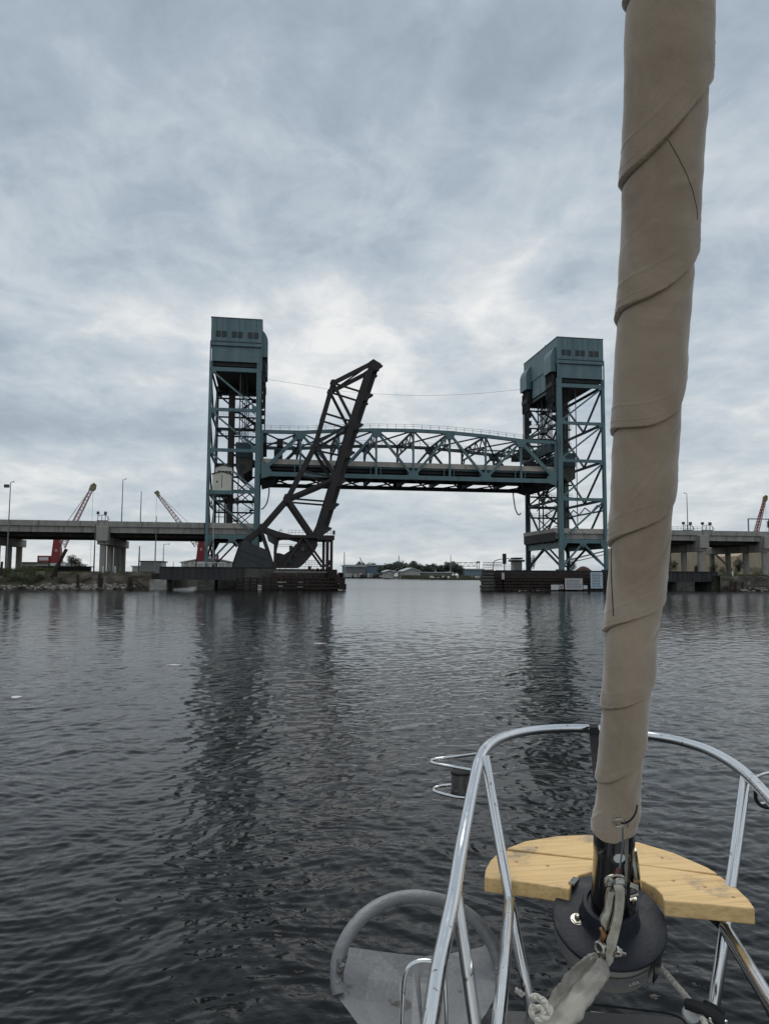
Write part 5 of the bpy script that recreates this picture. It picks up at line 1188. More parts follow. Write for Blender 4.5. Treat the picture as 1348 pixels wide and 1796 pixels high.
# ================================================================ BOAT
bp0 = pt(1000, 1796, 1.6)
boat = empty('sailboat', (bp0.x, bp0.y, 2.1), 'bow of the sailing boat the photo is taken from, steel pulpit and wooden seat', 'boat')
TR = 0.0127
def tubep(name, pts, r=TR, mt=steel, n=20, sub=6, parent=boat, smooth_it=True):
    P3 = [pt(*p) for p in pts]
    if smooth_it and len(P3) > 2: P3 = smooth_path(P3, sub)
    return MB().tube(P3, r, n).build(name, mt, parent, smooth=True)
tubep('pulpit_rail', [(735, 1890, 0.90), (754, 1796, 1.02), (767, 1708, 1.14), (781, 1640, 1.24), (795, 1570, 1.35), (805, 1506, 1.47), (816, 1446, 1.58), (831, 1370, 1.76), (840, 1332, 1.86), (853, 1311, 1.93), (875, 1296, 2.03), (908, 1285.5, 2.13), (950, 1279.5, 2.22), (1004, 1277.5, 2.3), (1050, 1279.5, 2.33), (1100, 1285, 2.32), (1138, 1290.5, 2.28), (1170, 1295.5, 2.23), (1199, 1302, 2.17), (1239, 1315, 2.06), (1279, 1336, 1.93), (1309, 1359, 1.82), (1338, 1389, 1.70), (1365, 1422, 1.58), (1400, 1480, 1.42), (1450, 1590, 1.2)], r=TR*1.03, n=28, sub=8)
w1 = (893, 1580, 1.66)
tubep('stanchion', [(850, 1328, 1.86), w1, (938, 1810, 1.62)], n=22, smooth_it=False, r=0.0118)
tubep('stanchion', [w1, (868, 1870, 1.06)], n=22, r=0.0118)
tubep('stanchion', [(799, 1560, 1.37), (837, 1830, 1.30)], n=22, r=0.0118)
w2 = (1271, 1628, 1.62)
tubep('stanchion', [(1306.5, 1362, 1.83), w2, (1247, 1790, 1.60)], n=22, smooth_it=False, r=0.0128)
tubep('stanchion', [w2, (1352, 1760, 1.28), (1400, 1840, 1.12)], n=22, smooth_it=False, r=0.0125)
def weld(p, d): MB().lathe(pt(*p)-Vector(d)*0.002, d, [(TR*1.02, 0), (TR*1.15, 0.002), (TR*1.02, 0.004)], 20).build('weld_bead', steel, boat, smooth=True)
for w_ in (w1, w2): weld(w_, (pt(*w_)-pt(w_[0]-(44 if w_ is w1 else -36), 1340, 1.83)).normalized())
tubep('guard_hoop', [(703, 1840, 1.5), (706, 1760, 1.5), (709, 1718, 1.5), (716, 1697, 1.5), (730, 1687, 1.5), (748, 1685, 1.5), (766, 1690, 1.5), (777, 1706, 1.5), (781, 1750, 1.5), (784, 1840, 1.5)], r=0.0046, n=12)
# seat
ZS = CAMZ-0.69
bk = [(849, 1538), (851, 1524), (859, 1509), (872, 1496), (885, 1489)]
bk2 = [(920, 1475), (975, 1466), (1030, 1463.5), (1075, 1468), (1120, 1477), (1180, 1495), (1240, 1521)]
fr2 = [(1262, 1534.5)]
rt_ = [(1290, 1556), (1312, 1577), (1323, 1593)]
aft = [(1240, 1585), (1163, 1578.5), (1160, 1568), (1148, 1556), (1128, 1545), (1100, 1535), (1070, 1529), (1040, 1527), (1016, 1534), (1003, 1546), (998, 1559), (940, 1549)]
def seatpoly(px): return [atz(x, y, ZS) for x, y in px]
back_board = [(888, 1487.5)]+bk2+[(1258, 1532)]
front_board = bk[:-1]+[(883, 1491), (1040, 1508), (1150, 1520), (1262, 1536)]+rt_+aft
for nm, pl, dz in (('seat_board', back_board, 0), ('seat_board', front_board, 0)):
    P3 = seatpoly(pl)
    m = MB().prism(P3, (0, 0, -0.034)); o = m.build(nm, woodm, boat); 
    b = o.modifiers.new('bevel', 'BEVEL'); b.width = 0.0035; b.segments = 3; b.limit_method = 'ANGLE'; b.angle_limit = R(50)
m = MB(); a, b = atz(885, 1500, ZS), atz(1180, 1530, ZS); m.bar(a+Vector((0, 0, -.05)), b+Vector((0, 0, -.05)), 0.05, 0.03); m.build('seat_bearer', woodm, boat)
for (px, py) in ((1010, 1538),): MB().bar(atz(1001, 1552, ZS)+Vector((0, 0, 0.001)), atz(1010, 1541, ZS)+Vector((0, 0, .001)), 0.014, 0.004).build('seat_bracket', shackm, boat)
tubep('seat_brace', [(1232, 1598, 1.66), (1262, 1625, 1.64), (1330, 1740, 1.40), (1380, 1830, 1.25)], r=0.007, mt=strapb, n=8, smooth_it=False)
# nav light with guard, left and right
def guard(pts): tubep('light_guard', pts, r=0.0042, n=10, sub=6)
guard([(838, 1322, 1.9), (800, 1327, 2.0), (768, 1330.5, 2.02), (756, 1334, 2.0), (762, 1339, 1.96), (800, 1346, 1.92), (834, 1352, 1.87)])
guard([(800, 1376, 1.95), (775, 1378, 2.0), (762, 1382, 2.0), (761, 1387, 1.97), (775, 1392, 1.94), (800, 1398, 1.9), (824, 1400, 1.86)])
nl = pt(808, 1372, 1.95)
MB().lathe(nl+Vector((0, 0, -0.034)), (0, 0, 1), [(0.026, 0), (0.0275, 0.002), (0.0275, 0.007)], 28).build('navigation_light', strapb, boat, smooth=True)
MB().lathe(nl+Vector((0, 0, -0.026)), (0, 0, 1), [(0.025, 0), (0.026, 0.02), (0.025, 0.048)], 28).build('navigation_light_lens', glass_l if 'glass_l' in globals() else mat('smoked_lens', (0.06, 0.06, 0.06), 0.12, 0, (0.1, 0.1, 0.1), 20), boat, smooth=True)
MB().lathe(nl+Vector((0, 0, 0.022)), (0, 0, 1), [(0.027, 0), (0.028, 0.006), (0.02, 0.010)], 28).build('navigation_light_cap', strapb, boat, smooth=True)
guard([(1322, 1364, 1.85), (1340, 1357, 1.93), (1370, 1352, 1.98)])
tubep('black_hose', [(1324, 1388, 1.80), (1325, 1402, 1.80), (1334, 1413, 1.80), (1352, 1417, 1.80), (1375, 1414, 1.80)], r=0.0045, mt=strapb, n=10)
tubep('light_guard', [(1335, 1409, 1.83), (1350, 1409, 1.85), (1370, 1404, 1.9)], r=0.004, n=10)
# bow plates / stem head and hull
pz = CAMZ-0.955
m = MB().prism([atz(x, y, pz) for x, y in ((775, 1768), (1000, 1776), (1000, 1900), (770, 1900))], (0, 0, -0.012)); m.build('anchor_roller_plate', platem, boat, bevel=0.002)
m = MB().prism([atz(x, y, pz-0.02) for x, y in ((1004, 1772), (1215, 1786), (1215, 1900), (1004, 1900))], (0, 0, -0.03)); m.build('stem_plate', mat('brown_grey_plate', (0.10, 0.092, 0.08), 0.5, 0.2, (0.07, 0.06, 0.055), 6), boat, bevel=0.002)
m = MB().lathe(atz(800, 1782, pz), (0, 0, 1), [(0.012, 0), (0.012, 0.002), (0.007, 0.003), (0.007, 0.009), (0.002, 0.011)], 16); m.build('bolt', bronze, boat, smooth=True)
tubep('rigging_wire', [(1040, 1762, 1.62), (1110, 1770, 1.60), (1180, 1780, 1.56), (1205, 1800, 1.5), (1212, 1830, 1.45)], r=0.0022, mt=strapb, n=8)
# hull below and behind the frame edge
ax = Vector((math.sin(YAW+R(12)), math.cos(YAW+R(12)), 0)); ay = Vector((ax.y, -ax.x, 0)); stem = atz(1075, 1778, pz-0.06)
secs = []
for i in range(13):
    s_ = i*0.55; hw = 1.45*(1-math.exp(-s_*0.55)) + 0.05; rake = 0.0
    c = stem-ax*s_
    dz_ = -0.05*min(1, s_)
    secs.append([c+ay*hw+Z*dz_, c+ay*(hw*0.85)-ax*0.25+Z*(dz_-0.8), c+ay*(hw*0.45)-ax*0.8+Z*(dz_-1.9), c-ax*1.0+Z*(dz_-2.7), c-ay*(hw*0.45)-ax*0.8+Z*(dz_-1.9), c-ay*(hw*0.85)-ax*0.25+Z*(dz_-0.8), c-ay*hw+Z*dz_])
vs = [v for s_ in secs for v in s_]; fs = []
for i in range(12):
    for k in range(6): fs.append((i*7+k, i*7+k+1, (i+1)*7+k+1, (i+1)*7+k))
    fs.append((i*7+6, i*7, (i+1)*7, (i+1)*7+6))
fs += [tuple(range(6, -1, -1)), tuple(12*7+k for k in range(7))]
MB().add(vs, fs).build('hull', gel, boat, smooth=True)

# ---------------- furled sail
PA, PBt = pt(1078, 1447, 1.508), pt(1172, 0, 1.012)
ud = (PBt-PA).normalized(); LEN = (PBt-PA).length
def axis_pt(py):
    lo_, hi_ = -0.5, LEN*1.4
    for _ in range(60):
        mm_ = (lo_+hi_)/2
        if pix(PA+ud*mm_)[1] > py: lo_ = mm_
        else: hi_ = mm_
    return lo_, PA+ud*lo_
ctrl = [(1447, -1, 81), (1400, 1, 76), (1320, 3, 79), (1200, 4, 88), (1100, 6, 98), (1000, 10, 104), (900, 10, 113), (750, 9, 122), (550, 9, 131), (300, 8, 142), (0, 2, 154), (-200, 0, 160), (-330, 0, 165)]
ss, rad, off = [], [], []
for py, o_, w in ctrl:
    s_, P = axis_pt(py); d = (P-CP).dot(fw); ss.append(s_); rad.append(w/2/F*d*1.0); off.append(o_/F*d)
ss.append(ss[-1]+1.5); rad.append(rad[-1]); off.append(off[-1])
camx = RT - ud*RT.dot(ud); camx.normalize(); camy = ud.cross(camx).normalized()      # camy: away or toward the camera
if camy.dot(fw) > 0: towards = -camy
else: towards = camy
seam_px = [226, 502, 712, 897, 1067, 1205, 1330]
seam_s = [axis_pt(p)[0] for p in seam_px]                 # front (facing camera) seam positions
seam_idx = list(range(len(seam_px)))
seam_s_full = seam_s[:]; step_ = seam_s[0]-seam_s[1]
ext = [seam_s[0]+step_*1.0*k for k in range(11, 0, -1)]; turns = list(range(-11, 0))+seam_idx; spos = ext+seam_s
last = seam_s[-1]-(seam_s[-2]-seam_s[-1]); turns.append(len(seam_px)); spos.append(last); turns.append(len(seam_px)+1); spos.append(last-0.12)
spos = np.array(spos); turns = np.array(turns, float)
s0, s1 = ss[0], ss[-1]
NS, NT = 2500, 160
sg = np.linspace(s0, s1, NS); th = np.linspace(0, 2*math.pi, NT, endpoint=False)
Rs = np.interp(sg, ss, rad); Os = np.interp(sg, ss, off)
# smooth the interpolation
ker = np.ones(61)/61; Rs = np.convolve(np.pad(Rs, 30, 'edge'), ker, 'valid'); Os = np.convolve(np.pad(Os, 30, 'edge'), ker, 'valid')
T = np.interp(sg, spos[::-1], turns[::-1])                 # turn number, grows downward
# theta = 0 faces the camera, +theta to the right of the image; the seam rises to the right
U = T[:, None]+th[None]/(2*math.pi)
U = np.where(th[None] > math.pi, U-1, U)
# small wander of the seam
Ui = np.round(U)
wob = 0.05*np.sin(Ui*2.1+th[None]*1.0)+0.03*np.sin(Ui*5.3+2*th[None])
fr_ = (U+wob) % 1.0                                         # 0 just below the seam ... 1 just above the next one
q = 1-fr_                                                   # 
dR = np.where(fr_ > 0.5, 0.0052*np.clip((fr_-0.0), 0, 1)**2.4, 0.0052*np.clip(fr_, 0, 1)**2.4)
dR += -0.0042*np.exp(-(fr_/0.022)**2)-0.0024*np.exp(-fr_/0.06)                            # tuck just under the overlapping edge
sp_ = 0.0007*np.exp(-((fr_-0.80)/0.010)**2)+0.0005*np.exp(-((fr_-0.93)/0.006)**2)+0.0002*np.sin((fr_-0.8)*260)*np.exp(-((fr_-0.9)/0.07)**2)   # stitched bands above the edge
dR += sp_
# cloth irregularity, diagonal pulls
def fb_(a, b, c): return np.sin(a)*np.sin(b+np.sin(c))
S2 = sg[:, None]; TT = th[None]
ir = 0.0012*fb_(S2*16+TT*2.0, S2*9-TT*1.0, S2*23+TT)+0.0009*fb_(S2*37+TT*3, S2*21+TT*2, S2*11-TT*3)+0.0005*fb_(S2*80+TT*6, S2*55-TT*3, S2*31)
fold = 0.0016*np.exp(-((fr_-0.12-0.1*np.sin(TT*1.0+Ui*2))/0.07)**2)*np.clip(np.sin(TT*1.0+Ui*1.7), 0, 1)
cre = np.zeros_like(fr_)
for q_ in range(26):
    s_c = s0+(s1-s0)*((q_*0.381) % 1); t_c = (q_*2.3) % 6.28; sl = 0.10+0.05*math.sin(q_*3.1); wd = 0.004+0.003*((q_*0.77) % 1)
    dt = (TT-t_c+np.pi) % (2*np.pi)-np.pi
    u_c = (S2-s_c)-sl*dt*0.5-0.01*np.sin(dt*2+q_)
    cre += 0.0011*np.exp(-(u_c/wd)**2)*np.exp(-(dt/0.8)**2)-0.0010*np.exp(-((u_c-wd*2)/(wd*1.4))**2)*np.exp(-(dt/0.7)**2)
Rr = Rs[:, None]*(1+0.0)+dR-0.003+ir+fold+cre
Rr *= 1+0.035*np.cos(2*(TT-0.5+S2*1.2))                     # slightly oval
c = np.array(PA)[None, None]+sg[:, None, None]*np.array(ud)[None, None]+Os[:, None, None]*np.array(camx)[None, None]
pos = c+Rr[..., None]*(np.sin(TT)[..., None]*np.array(camx)+np.cos(TT)[..., None]*np.array(towards))
# slanting hem at the bottom: higher on the right
hem = np.clip(1-(sg-s0)/0.10, 0, 1)[:, None]*(0.010*np.sin(TT))
pos = pos+hem[..., None]*np.array(ud)
co = pos.reshape(-1, 3)
i = np.arange(NS-1)[:, None]; j = np.arange(NT)[None]; j2 = (j+1) % NT
qd = np.stack([i*NT+j, i*NT+j2, (i+1)*NT+j2, (i+1)*NT+j], -1).reshape(-1, 4)
root = empty('furled_headsail', tuple(PA), 'beige sail cover cloth rolled in a spiral round the forestay', 'sail')
me = bpy.data.meshes.new('sail_cloth'); me.from_pydata([tuple(v) for v in (co-np.array(PA))], [], [tuple(f) for f in qd]); me.update()
me.polygons.foreach_set('use_smooth', [True]*len(me.polygons)); me.materials.append(sailm)
o = bpy.data.objects.new('sail_cloth', me); COL.objects.link(o); o.parent = root
from mathutils.bvhtree import BVHTree
sail_bvh = BVHTree.FromPolygons([Vector(v) for v in co.tolist()], qd.tolist())
def on_sail(px, py, lift=0.0015):
    """point on the roll's front surface below a picture point"""
    d_ = ray(px, py).normalized(); h = sail_bvh.ray_cast(CP, d_)
    if h[0] is not None:
        nn_ = h[1] if h[1].dot(d_) < 0 else -h[1]
        return h[0]+nn_*lift
    s_, P = axis_pt(py)
    k = int(np.clip((s_-s0)/(s1-s0)*(NS-1), 0, NS-1)); d = (P-CP).dot(fw)
    xx = (px-pix(P)[0])/F*d-Os[k]; r_ = Rr[k].max(); x_ = max(-0.999, min(0.999, xx/r_)); t = math.asin(x_) % (2*math.pi)
    jj = int(t/(2*math.pi)*NT) % NT; rr = Rr[k, jj]+lift
    return P+camx*(Os[k]+rr*math.sin(t))+towards*(rr*math.cos(t))
def line_on(pts, r, name, mt):
    dens = []
    for a, b in zip(pts[:-1], pts[1:]):
        for k in range(6): dens.append((a[0]+(b[0]-a[0])*k/6, a[1]+(b[1]-a[1])*k/6))
    dens.append(pts[-1]); P3 = [on_sail(*p, lift=0.0002) for p in dens]
    return MB().tube(P3, r, 6).build(name, mt, root, smooth=True)
seamd = mat('dark_seam_thread', (0.035, 0.028, 0.022), 0.9)  # dark thread colour of the two leech lines
line_on([(1171, 246), (1188, 275), (1203, 305), (1214, 335), (1221, 365), (1222, 385)], 0.0005, 'leech_line', seamd)
line_on([(1072, 962), (1071, 985), (1072, 1020), (1074, 1055), (1075, 1080)], 0.0010, 'leech_line', seamd)
line_on([(1088, 1443), (1094, 1444), (1104, 1439), (1110, 1432), (1114, 1424), (1116, 1412)], 0.0022, 'black_lashing', strapb)
gp = on_sail(1085, 1442, 0.001); MB().tube([gp+(camx*math.cos(t)+ud*math.sin(t))*0.0095 for t in np.linspace(0, 2*math.pi, 21)[:-1]], 0.0024, 8, closed=True).build('grommet', shackm, root, smooth=True)

# ---------------- roller furler
fa = -ud
s_, DC = axis_pt(1618)
fur = empty('roller_furler', tuple(DC), 'dark roller furling drum and black tube at the foot of the forestay', 'furler')
ud_ = ud
MB().lathe(DC, ud_, [(0.040, 0.012), (0.0395, 0.20), (0.041, 0.205), (0.041, 0.235), (0.039, 0.24), (0.039, 0.27)], 48).build('torque_tube', blackal, fur, smooth=True)
MB().lathe(DC, ud_, [(0.0, -0.002), (0.112, -0.002), (0.1165, 0.0), (0.1185, 0.004), (0.1175, 0.009), (0.112, 0.0115), (0.09, 0.0125), (0.064, 0.0145), (0.0595, 0.022), (0.0575, 0.05), (0.0555, 0.056), (0.048, 0.0575), (0.046, 0.05), (0.0, 0.05)], 96).build('top_flange', drumm, fur, smooth=True)
MB().lathe(DC, ud_, [(0.0, -0.075), (0.088, -0.075), (0.092, -0.07), (0.092, -0.004), (0.0, -0.004)], 72).build('drum_core', blackal, fur, smooth=True)
MB().lathe(DC, ud_, [(0.0, -0.096), (0.082, -0.096), (0.096, -0.086), (0.1005, -0.03), (0.097, -0.022), (0.0, -0.022)], 72).build('lower_cage', drumg, fur, smooth=True)
MB().lathe(DC, ud_, [(0.0, -0.155), (0.030, -0.155), (0.034, -0.12), (0.05, -0.106), (0.0, -0.106)], 40).build('lower_swivel', blackal, fur, smooth=True)
# guard ring sector with label (front and left)
def ring_patch(name, rad_, h0, h1, t0, t1, mt, thick=0.003, n=40):
    vs = []; 
    for rr in (rad_, rad_-thick):
        for k in range(n+1):
            t = t0+(t1-t0)*k/n; dv = camx*math.sin(t)+towards*math.cos(t)
            for h in (h0, h1): vs.append(DC+dv*rr+ud_*h)
    m_ = (n+1)*2; fs = []
    for k in range(n):
        a = 2*k; fs += [(a, a+2, a+3, a+1), (m_+a, m_+a+1, m_+a+3, m_+a+2), (a+1, a+3, m_+a+3, m_+a+1), (a, m_+a, m_+a+2, a+2)]
    fs += [(0, 1, m_+1, m_), (2*n, m_+2*n, m_+2*n+1, 2*n+1)]
    return MB().add(vs, fs).build(name, mt, fur, smooth=False)
ring_patch('guard_ring', 0.1145, -0.034, -0.004, R(-110), R(-25), labelm)
ring_patch('black_guard', 0.112, -0.075, -0.002, R(40), R(120), blackal)
ring_patch('maker_label', 0.1035, -0.064, -0.036, R(-18), R(34), labelm, 0.0015)
def words(txt, size, org, xdir, ydir, mt, parent, name='lettering'):
    cu = bpy.data.curves.new(name, 'FONT'); cu.body = txt; cu.size = size; cu.extrude = size*0.01; ob = bpy.data.objects.new('tmp', cu); COL.objects.link(ob)
    bpy.context.view_layer.update(); me = bpy.data.meshes.new_from_object(ob.evaluated_get(bpy.context.evaluated_depsgraph_get())); bpy.data.objects.remove(ob)
    xd, yd = Vector(xdir).normalized(), Vector(ydir).normalized(); o0 = parent_world(parent)
    for v in me.vertices: v.co = Vector(org)+xd*v.co.x+yd*v.co.y+xd.cross(yd)*v.co.z-o0
    me.materials.clear(); me.materials.append(mt); ob = bpy.data.objects.new(name, me); COL.objects.link(ob); ob.parent = parent; return ob
tt = R(14); dv = camx*math.sin(tt)+towards*math.cos(tt); td = camx*math.cos(tt)-towards*math.sin(tt)
words('USA', 0.013, DC+dv*0.1052+ud_*(-0.055)-td*0.012, td, ud_, white, fur)
for (px, py, r_) in ((1012, 1611, 0.0125),):
    P = DC+ud_*0.0135+camx*(-0.068)+towards*(0.0)
    MB().lathe(P, ud_, [(r_, 0), (r_, 0.003), (r_*0.55, 0.0035), (r_*0.5, 0.010), (r_*0.25, 0.012)], 6).build('nut', shackm, fur)
    MB().lathe(P-ud_*0.0005, ud_, [(r_*1.15, 0), (r_*1.15, 0.0015)], 24).build('washer', shackm, fur)
# white scuff on tube
P = PA+ud*0
s_, Pt = axis_pt(1478); 
MB().lathe(Pt+towards*0.0402+camx*(-0.001), towards, [(0.012, 0), (0.011, 0.0018), (0.004, 0.0022)], 12).build('sticker', white, fur, smooth=True)
# foils / lines running down right side of the tube
def loose(name, pts, r, mt, label, cat, n=10, sub=5, **k):
    o = MB().tube(smooth_path([pt(*p) for p in pts], sub), r, n).build(name, mt, None, smooth=True); return tag(o, label, cat)
tubep('head_foil', [(1098, 1440, 1.45), (1096, 1500, 1.49), (1094, 1560, 1.53)], r=0.0055, mt=drumg, n=12, parent=fur)
tubep('side_strap', [(1106, 1440, 1.47), (1104, 1500, 1.50), (1100, 1550, 1.53), (1101, 1585, 1.54), (1112, 1600, 1.55)], r=0.005, mt=strapb, n=8, parent=fur)
tubep('foil_plate', [(1107, 1490, 1.52), (1112, 1520, 1.53), (1116, 1556, 1.55)], r=0.0095, mt=shackm, n=10, parent=fur)
MB().lathe(pt(1108, 1546, 1.535), RT, [(0.009, 0), (0.0095, 0.004), (0.006, 0.014)], 14).build('bronze_bolt', bronze, fur, smooth=True)
for (a, b, r_) in (((1102, 1550, 1.53), (1116, 1556, 1.53), 0.007), ((1104, 1572, 1.53), (1118, 1568, 1.53), 0.004), ((1108, 1575, 1.55), (1106, 1592, 1.56), 0.009)):
    MB().tube([pt(*a), pt(*b)], r_, 12).build('clevis_pin', shackm, fur, smooth=True)

# ---------------- snap shackle on a thin line
sh = empty('snap_shackle', tuple(pt(1070, 1690, 1.42)), 'worn steel snap shackle hanging in front of the drum', 'shackle')
def slab(pts, w, th_, name, mt, parent, n=14):
    P3 = smooth_path([pt(*p[:3]) for p in pts], 5); ws = [p[3] for p in pts]
    rsn = np.interp(np.linspace(0, len(pts)-1, len(P3)), range(len(pts)), ws)
    vs = []; fs = []
    for i, P in enumerate(P3):
        d = (P3[min(i+1, len(P3)-1)]-P3[max(i-1, 0)]).normalized(); a = (RT-d*RT.dot(d)).normalized(); b = d.cross(a)
        for k in range(n): t = 2*math.pi*k/n; ct, st_c = math.cos(t), math.sin(t); vs.append(P+a*math.copysign(abs(ct)**0.45, ct)*rsn[i]*0.92+b*math.copysign(abs(st_c)**0.45, st_c)*th_)
    m_ = len(P3); fs = [(i*n+k, i*n+(k+1) % n, (i+1)*n+(k+1) % n, (i+1)*n+k) for i in range(m_-1) for k in range(n)]+[tuple(range(n-1, -1, -1)), tuple((m_-1)*n+k for k in range(n))]
    return MB().add(vs, fs).build(name, mt, parent, smooth=True)
slab([(1070, 1551, 1.36, .010), (1080, 1545, 1.352, .0125), (1086, 1558, 1.35, .0118), (1086, 1582, 1.355, .0108), (1083, 1607, 1.357, .0105), (1076, 1634, 1.36, .0112), (1068, 1660, 1.365, .0128), (1063, 1682, 1.375, .0135), (1059, 1694, 1.38, .008)], 0, 0.0052, 'shackle_body', shackm, sh)
slab([(1072, 1560, 1.35, .0085), (1068, 1576, 1.36, .0085), (1066, 1597, 1.365, .0085), (1061, 1613, 1.368, .0115), (1063, 1626, 1.37, .0085), (1069, 1644, 1.372, .008)], 0, 0.005, 'shackle_gate', shackm, sh)
slab([(1053, 1628, 1.365, .003), (1058, 1640, 1.365, .0065), (1054, 1655, 1.37, .006)], 0, 0.004, 'release_lever', bronze, sh)
MB().tube(smooth_path([pt(*p) for p in ((1063, 1553, 1.365), (1062, 1543, 1.36), (1070, 1537, 1.36), (1084, 1536, 1.36), (1093, 1541, 1.365), (1092, 1551, 1.37), (1086, 1556, 1.372))], 5), 0.0034, 12).build('ring', shackm, sh, smooth=True)
MB().lathe(pt(1052, 1661, 1.36), RT*-0.75-fw*0.6, [(0.011, -0.004), (0.0115, 0.003), (0.009, 0.006), (0.0085, 0.006), (0.007, 0.003)], 24).build('bolt_head', shackm, sh, smooth=True)
MB().tube([pt(1055, 1662, 1.37), pt(1095, 1674, 1.40)], 0.0038, 12).build('bolt_shank', shackm, sh, smooth=True)
for (a, b, r_) in (((1074, 1667, 1.37), (1079, 1668.5, 1.373), .0105), ((1079, 1668, 1.373), (1086, 1670.5, 1.377), .008)):
    MB().tube([pt(*a), pt(*b)], r_, 6 if r_ < .01 else 20).build('nut', shackm, sh, smooth=False)
o = MB().tube(smooth_path([pt(*p) for p in ((1091, 1452, 1.42), (1091, 1480, 1.40), (1088, 1510, 1.385), (1084, 1526, 1.37))], 5), 0.0018, 8).build('trip_wire', greyst, sh, smooth=True)
MB().tube([pt(1084.5, 1524, 1.37), pt(1079, 1540, 1.36)], 0.0042, 10).build('red_whipping', mat('red_whipping_thread', (0.12, 0.035, 0.03), 0.8), sh, smooth=True)

# ---------------- tubular webbing strap
def ribbon(pts, name, label, cat, mt):
    """pts: px, py, depth, half width (m), roll(rad)"""
    P3 = smooth_path([pt(*p[:3]) for p in pts], 10); n0 = len(pts); u_ = np.linspace(0, n0-1, len(P3))
    hw = np.interp(u_, range(n0), [p[3] for p in pts]); ro = np.interp(u_, range(n0), [p[4] for p in pts])
    vs = []; fs = []; uvs = []; n = 24
    for i, P in enumerate(P3):
        d = (P3[min(i+1, len(P3)-1)]-P3[max(i-1, 0)]).normalized(); a = (RT-d*RT.dot(d)).normalized(); b = d.cross(a).normalized()
        a2 = a*math.cos(ro[i])+b*math.sin(ro[i]); b2 = b*math.cos(ro[i])-a*math.sin(ro[i])
        for k in range(n):
            t = 2*math.pi*k/n; cx = math.cos(t); wr = 1+0.10*math.sin(i*0.55+k)*0.4
            wav = 0.0016*math.sin(i*0.31+cx*2.5)+0.0006*math.sin(i*0.9+k*0.5)
            vs.append(P+a2*(cx*hw[i]*wr*0.80)+b2*((abs(math.sin(t))**0.6)*math.copysign(1, math.sin(t))*0.0038+wav+0.0009*math.cos(cx*9)))
            uvs.append((k/n*2, i/10.0))
    m_ = len(P3); fs = [(i*n+k, i*n+(k+1) % n, (i+1)*n+(k+1) % n, (i+1)*n+k) for i in range(m_-1) for k in range(n)]+[tuple(range(n-1, -1, -1)), tuple((m_-1)*n+k for k in range(n))]
    vs = [v+Vector((mnoise.noise(v*55), mnoise.noise(v*55+Vector((9, 0, 0))), mnoise.noise(v*55+Vector((0, 9, 0)))))*0.0020+Vector((mnoise.noise(v*140), 0, mnoise.noise(v*140+Vector((5, 5, 0)))))*0.0014 for v in vs]
    o = MB().add(vs, fs).build(name, mt, None, smooth=True)
    ul = o.data.uv_layers.new(name='uv')
    for lp in o.data.loops: ul.data[lp.index].uv = uvs[lp.vertex_index]
    return tag(o, label, cat)
o1 = ribbon([(1046, 1676, 1.385, .006, .9), (1032, 1686, 1.40, .012, .8), (1014, 1706, 1.43, .018, .5), (996, 1730, 1.45, .020, .3), (978, 1754, 1.45, .020, .3), (960, 1782, 1.44, .016, .2), (946, 1815, 1.43, .015, .2)], 'webbing_strap', 'rear strand of the folded off-white webbing tied to the shackle', 'strap', webm)
tag(o1, group='off-white webbing strands')
o2 = ribbon([(1050, 1684, 1.37, .010, .2), (1055, 1694, 1.36, .016, .0), (1050, 1710, 1.35, .021, -.1), (1034, 1728, 1.34, .0225, .1), (1016, 1750, 1.33, .0235, .2), (1000, 1774, 1.31, .026, .2), (970, 1810, 1.28, .024, .2), (955, 1850, 1.25, .02, .2)], 'webbing_strap', 'broad front strand of the ribbed off-white webbing tied to the shackle', 'strap', webm)
tag(o2, group='off-white webbing strands')
def rope(name, pts, r, label, cat, group=None):
    P3 = smooth_path([pt(*p) for p in pts], 10); L_ = 0; m = MB(); n = 3; acc = [0]
    for a, b in zip(P3[:-1], P3[1:]): acc.append(acc[-1]+(b-a).length)
    for s3 in range(3):
        q3 = []
        for i, P in enumerate(P3):
            d = (P3[min(i+1, len(P3)-1)]-P3[max(i-1, 0)]).normalized(); a = (UP-d*UP.dot(d)).normalized(); b = d.cross(a); t = acc[i]/(r*6)*2*math.pi/1.0*0.7+s3*2.094
            q3.append(P+(a*math.cos(t)+b*math.sin(t))*r*0.45)
        m.tube(q3, r*0.62, 8)
    o = m.build(name, ropew, None, smooth=True); return tag(o, label, cat, group)
rope('rope_coil', [(928, 1752, 1.42), (938, 1749, 1.42), (950, 1754, 1.41), (958, 1764, 1.40), (964, 1772, 1.39), (972, 1786, 1.37)], 0.0068, 'old white rope bending over beside the left stanchion', 'rope')
rope('rope_coil', [(934, 1762, 1.44), (932, 1776, 1.43), (940, 1786, 1.42), (952, 1780, 1.42), (950, 1770, 1.43), (938, 1768, 1.43)], 0.0062, 'small tangled knot of old white rope under the webbing', 'rope')
rope('rope_coil', [(940, 1792, 1.36), (950, 1788, 1.35), (962, 1790, 1.34), (972, 1800, 1.33), (976, 1815, 1.32)], 0.0065, 'end of white rope at the bottom picture edge below the webbing', 'rope')
rope('rope_end', [(905, 1736, 1.62), (911, 1741, 1.61), (916, 1744, 1.6)], 0.006, 'frayed white rope end peeping out left of the stanchion', 'rope')
